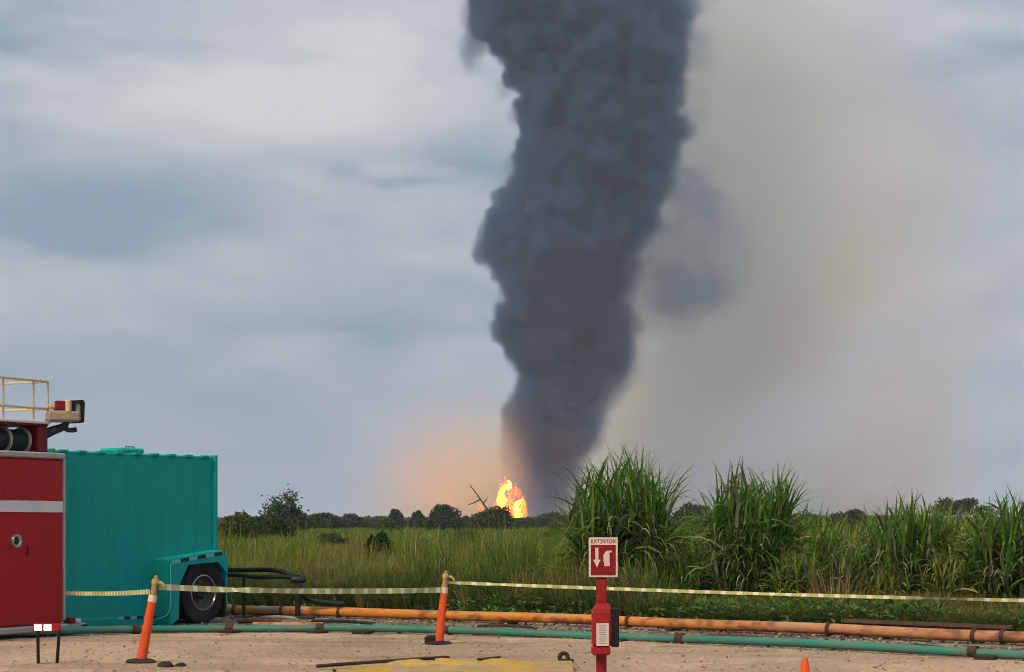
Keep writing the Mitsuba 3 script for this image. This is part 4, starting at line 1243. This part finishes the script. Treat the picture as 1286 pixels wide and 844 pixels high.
# small traffic cone
b = np.array([P(1011, 700, 18.0)[0], 18.0, 0])
t = thing('traffic_cone', 'small orange cone whose tip shows at the bottom edge', 'cone')
add('cone', moved(lathe([(.115, .02), (.10, .06), (.028, .46), (.018, .475), (0, .475)], 24), None, b), 'orange_plastic', t, smooth=30)
add('base', moved(bevel_box((-.16, -.16, 0), (.16, .16, .025), .008), None, b + [0, 0, .014]), 'orange_plastic', t)
add('band', moved(lathe([(.0885, .13), (.0665, .255)], 24), None, b), 'reflect_white', t, smooth=30)

# ------------------------------------------------------------------ sign post with extinguisher
SD = 20.0
sx = SD / F
S0 = P(757, 700, SD)
pole_x = P(755.5, 700, SD)[0]
sign = thing('sign_post', 'red post carrying the red fire extinguisher sign', 'sign')
add('post', moved(bevel_box((-.055, -.03, -.02), (.055, .03, P(0, 690, SD)[2]), .008), None, [pole_x, SD + .06, 0]), 'post_red', sign)
z0, z1 = P(0, 725, SD)[2], P(0, 675, SD)[2]
x0, x1 = P(739.5, 0, SD)[0], P(776, 0, SD)[0]
pl = add('plate', bevel_box((x0, SD, z0), (x1, SD + .012, z1), .004), 'sign_white', sign)
zr1 = P(0, 684.5, SD)[2]
add('panel', bevel_box((x0 + .022, SD - .004, z0 + .02), (x1 - .022, SD - .0005, zr1), .001), 'sign_red', pl)
tm = meshkit.text_mesh('EXTINTOR', .040, .002, True)
ex = tm.bounds
k = (x1 - x0 - .05) / (ex[1][0] - ex[0][0])
v = np.asarray(tm.vertices)
add('lettering', trimesh.Trimesh(np.stack([x0 + .025 + (v[:, 0] - ex[0][0]) * k, SD - .0005 - v[:, 2], zr1 + .018 + v[:, 1]], -1), tm.faces[:, ::-1], process=False), 'sign_red', pl)


def flat(poly, par, name, mat, y=SD - .0045, th=.002):
    m = trimesh.creation.extrude_polygon(poly, th, engine='earcut')
    v = np.asarray(m.vertices)
    return add(name, trimesh.Trimesh(np.stack([v[:, 0], y - v[:, 2], v[:, 1]], -1), m.faces, process=False), mat, par)


X = lambda px: P(px, 0, SD)[0]
Z = lambda py: P(0, py, SD)[2]
flat(Polygon([(X(747.6), Z(688)), (X(751.4), Z(688)), (X(751.4), Z(703)), (X(754.2), Z(703)), (X(749.6), Z(712.8)), (X(745), Z(703)), (X(747.6), Z(703))]), pl, 'arrow', 'sign_white')
ext = Polygon([(X(759), Z(711)), (X(765.6), Z(711)), (X(765.6), Z(697)), (X(764.8), Z(694.5)), (X(768), Z(693.6)), (X(768), Z(691.6)), (X(763), Z(691.8)), (X(760.5), Z(692.6)), (X(758), Z(696.5)), (X(757.4), Z(705)), (X(758.6), Z(705))])
flat(ext, pl, 'extinguisher_symbol', 'sign_white')
cab = thing('extinguisher_box', 'red fire extinguisher case with white label hung on the sign post', 'extinguisher case')
zc0, zc1 = Z(821), Z(766)
xc0, xc1 = X(742.6), X(766.5)
yb = SD - .24
add('case', bevel_box((xc0, yb, zc0 + .09), (xc1, SD + .02, zc1), .02), 'post_red', cab)
add('case_foot', bevel_box((xc0 - .004, yb + .004, zc0), (xc1 - .01, SD + .0, zc0 + .088), .016), 'post_red', cab)
add('hood', moved(trimesh.convex.convex_hull(np.array([(xc0 + .01, yb + .015, zc1 + .002), (xc1 - .01, yb + .015, zc1 + .002), (xc0 + .01, SD, zc1 + .002), (xc1 - .01, SD, zc1 + .002),
                                                         (xc0 + .05, yb + .06, zc1 + .07), (xc1 - .012, yb + .06, zc1 + .07), (xc0 + .05, SD - .04, zc1 + .07), (xc1 - .012, SD - .04, zc1 + .07)]))), 'post_red', cab)
tag(add('side_cover', bevel_box((xc1 - .004, yb + .03, Z(811)), (X(776), SD + .05, Z(763.5)), .008), 'black_paint', cab), 'black side cover')
lab = add('label_panel', bevel_box((X(747.6), yb - .003, Z(809.5)), (X(763.2), yb - .0005, Z(781)), .001), 'label_white', cab)
for i in range(9):
    zq = Z(784 + 2.7 * i)
    w = [(751, 760), (752, 759)][i % 2]
    add('print_line', bevel_box((X(w[0]), yb - .0045, zq - .008), (X(w[1]), yb - .0032, zq), .0005), 'label_print', lab)

# ------------------------------------------------------------------ small low stand with reflectors
ls = thing('lamp_stand', 'small black frame stand with two lit white lamps before the truck', 'lamp')
b = G(59, 835.5)
d = b[1]
s1 = d / F
bw = lambda px: P(px, 0, d)[0]
bz = lambda py: P(0, py, d)[2]
for xa, xb in ((47.5, 49.8), (74.5, 71.5)):
    add('leg', tube([[bw(xb if xa > 60 else xa + .6), d, bz(834.5)], [bw(xa), d, bz(791)]], .021, 8), 'black_paint', ls, smooth=True)
add('foot_bar', tube([[bw(48.1), d, bz(834.5)], [bw(71.8), d, bz(834.5)]], .021, 8), 'black_paint', ls, smooth=True)
add('top_bar', bevel_box((bw(42), d - .02, bz(793)), (bw(76), d + .02, bz(783)), .008), 'post_red', ls)
for a, c_ in ((43.5, 53), (55.5, 65)):
    add('lamp', bevel_box((bw(a), d - .026, bz(791.8)), (bw(c_), d - .0205, bz(784.2)), .002), 'bright_white', ls, emitter={'type': 'area', 'radiance': rgb(.32, .20, .145)})
paint('bright_white', (.85, .82, .8), .3, .03)

# ------------------------------------------------------------------ yellow sheet on the sand and odds and ends
pts = [(405, 846), (470, 840), (530, 836.5), (566, 834), (610, 834.5), (660, 834), (700, 835.5), (718, 839), (722, 850), (560, 858), (430, 854)]
poly = Polygon([tuple(G(*q)[:2]) for q in pts])
tri = trimesh.creation.extrude_polygon(poly, .01, engine='earcut')
xs = np.arange(poly.bounds[0] - .1, poly.bounds[2] + .1, .05)
ys = np.arange(poly.bounds[1] - .1, poly.bounds[3] + .1, .05)
import shapely
XX, YY = np.meshgrid(xs, ys)
ins = shapely.contains_xy(poly, XX, YY)
hgt = relief(XX, YY) + .03 + .10 * np.clip(meshkit.fbm(np.stack([XX * 1.6 + YY, YY * 3.5, 0 * XX], -1), 3, 4) - .42, 0, 1) * 2
v = np.stack([XX, YY, hgt], -1).reshape(-1, 3)
w = len(xs)
i, j = np.meshgrid(np.arange(len(ys) - 1), np.arange(len(xs) - 1), indexing='ij')
qd = np.stack([i * w + j, i * w + j + 1, (i + 1) * w + j + 1, (i + 1) * w + j], -1).reshape(-1, 4)
qd = qd[ins.reshape(-1)[qd].all(1)]
m = trimesh.Trimesh(v, np.vstack([qd[:, [0, 1, 2]], qd[:, [0, 2, 3]]]), process=False)
m.remove_unreferenced_vertices()
top = np.asarray(m.vertices)
bot = top - [0, 0, .02]
nv = len(top)
m = trimesh.Trimesh(np.vstack([top, bot]), np.vstack([m.faces, m.faces[:, ::-1] + nv]), process=False)
tag(add('yellow_sheet', m, 'yellow_film', smooth=True), 'crumpled yellow plastic sheet on the sand at the bottom edge', 'sheet')
q = bezier([G(398, 842) + [0, 0, .05], G(470, 837.5) + [0, 0, .06], G(563, 830.5) + [0, 0, .05]], 14)
tag(add('dark_pole', tube(q, .022, 8), 'wood_dark', smooth=True), 'thin dark pole along the left edge of the yellow sheet', 'pole')
q = bezier([G(600, 837.5) + [0, 0, .09], G(628, 835.5) + [0, 0, .10]], 6)
tag(add('dark_stick', tube(q, .016, 6), 'wood_dark', smooth=True), 'short dark stick lying on the yellow sheet', 'stick')
c0 = G(708, 834.5) + [0, 0, .09]
ring = trimesh.creation.torus(.05, .026, major_sections=22, minor_sections=10)
R = axes(np.array([1.0, 0, 0]), np.array([0, .35, .94]), np.array([0, -.94, .35]))
t = thing('hose_fitting', 'round black hose fitting at the right end of the yellow sheet', 'fitting')
add('ring', moved(ring, R, c0), 'black_paint', t, smooth=True)
add('lug', moved(bevel_box((.04, -.03, -.06), (.12, .03, -.02), .01), None, c0), 'black_paint', t)
r = np.random.default_rng(12)
for px, py_, lb, sz in ((208, 839.5, 'dark clod on the sand right of the leaning post foot', .07), (227, 838.5, 'smaller dark clod right of the first dark clod', .05)):
    mm = trimesh.creation.icosphere(subdivisions=3)
    v = mm.vertices * (1 + .6 * (meshkit.fbm(mm.vertices * 2.2 + px, 3, 5) - .5)[:, None]) * [sz * 1.3, sz, sz * .75]
    tag(add('mud_clod', trimesh.Trimesh(v + G(px, py_) + [0, 0, sz * .5], mm.faces, process=False), 'block_dark', smooth=True), lb, 'clod')
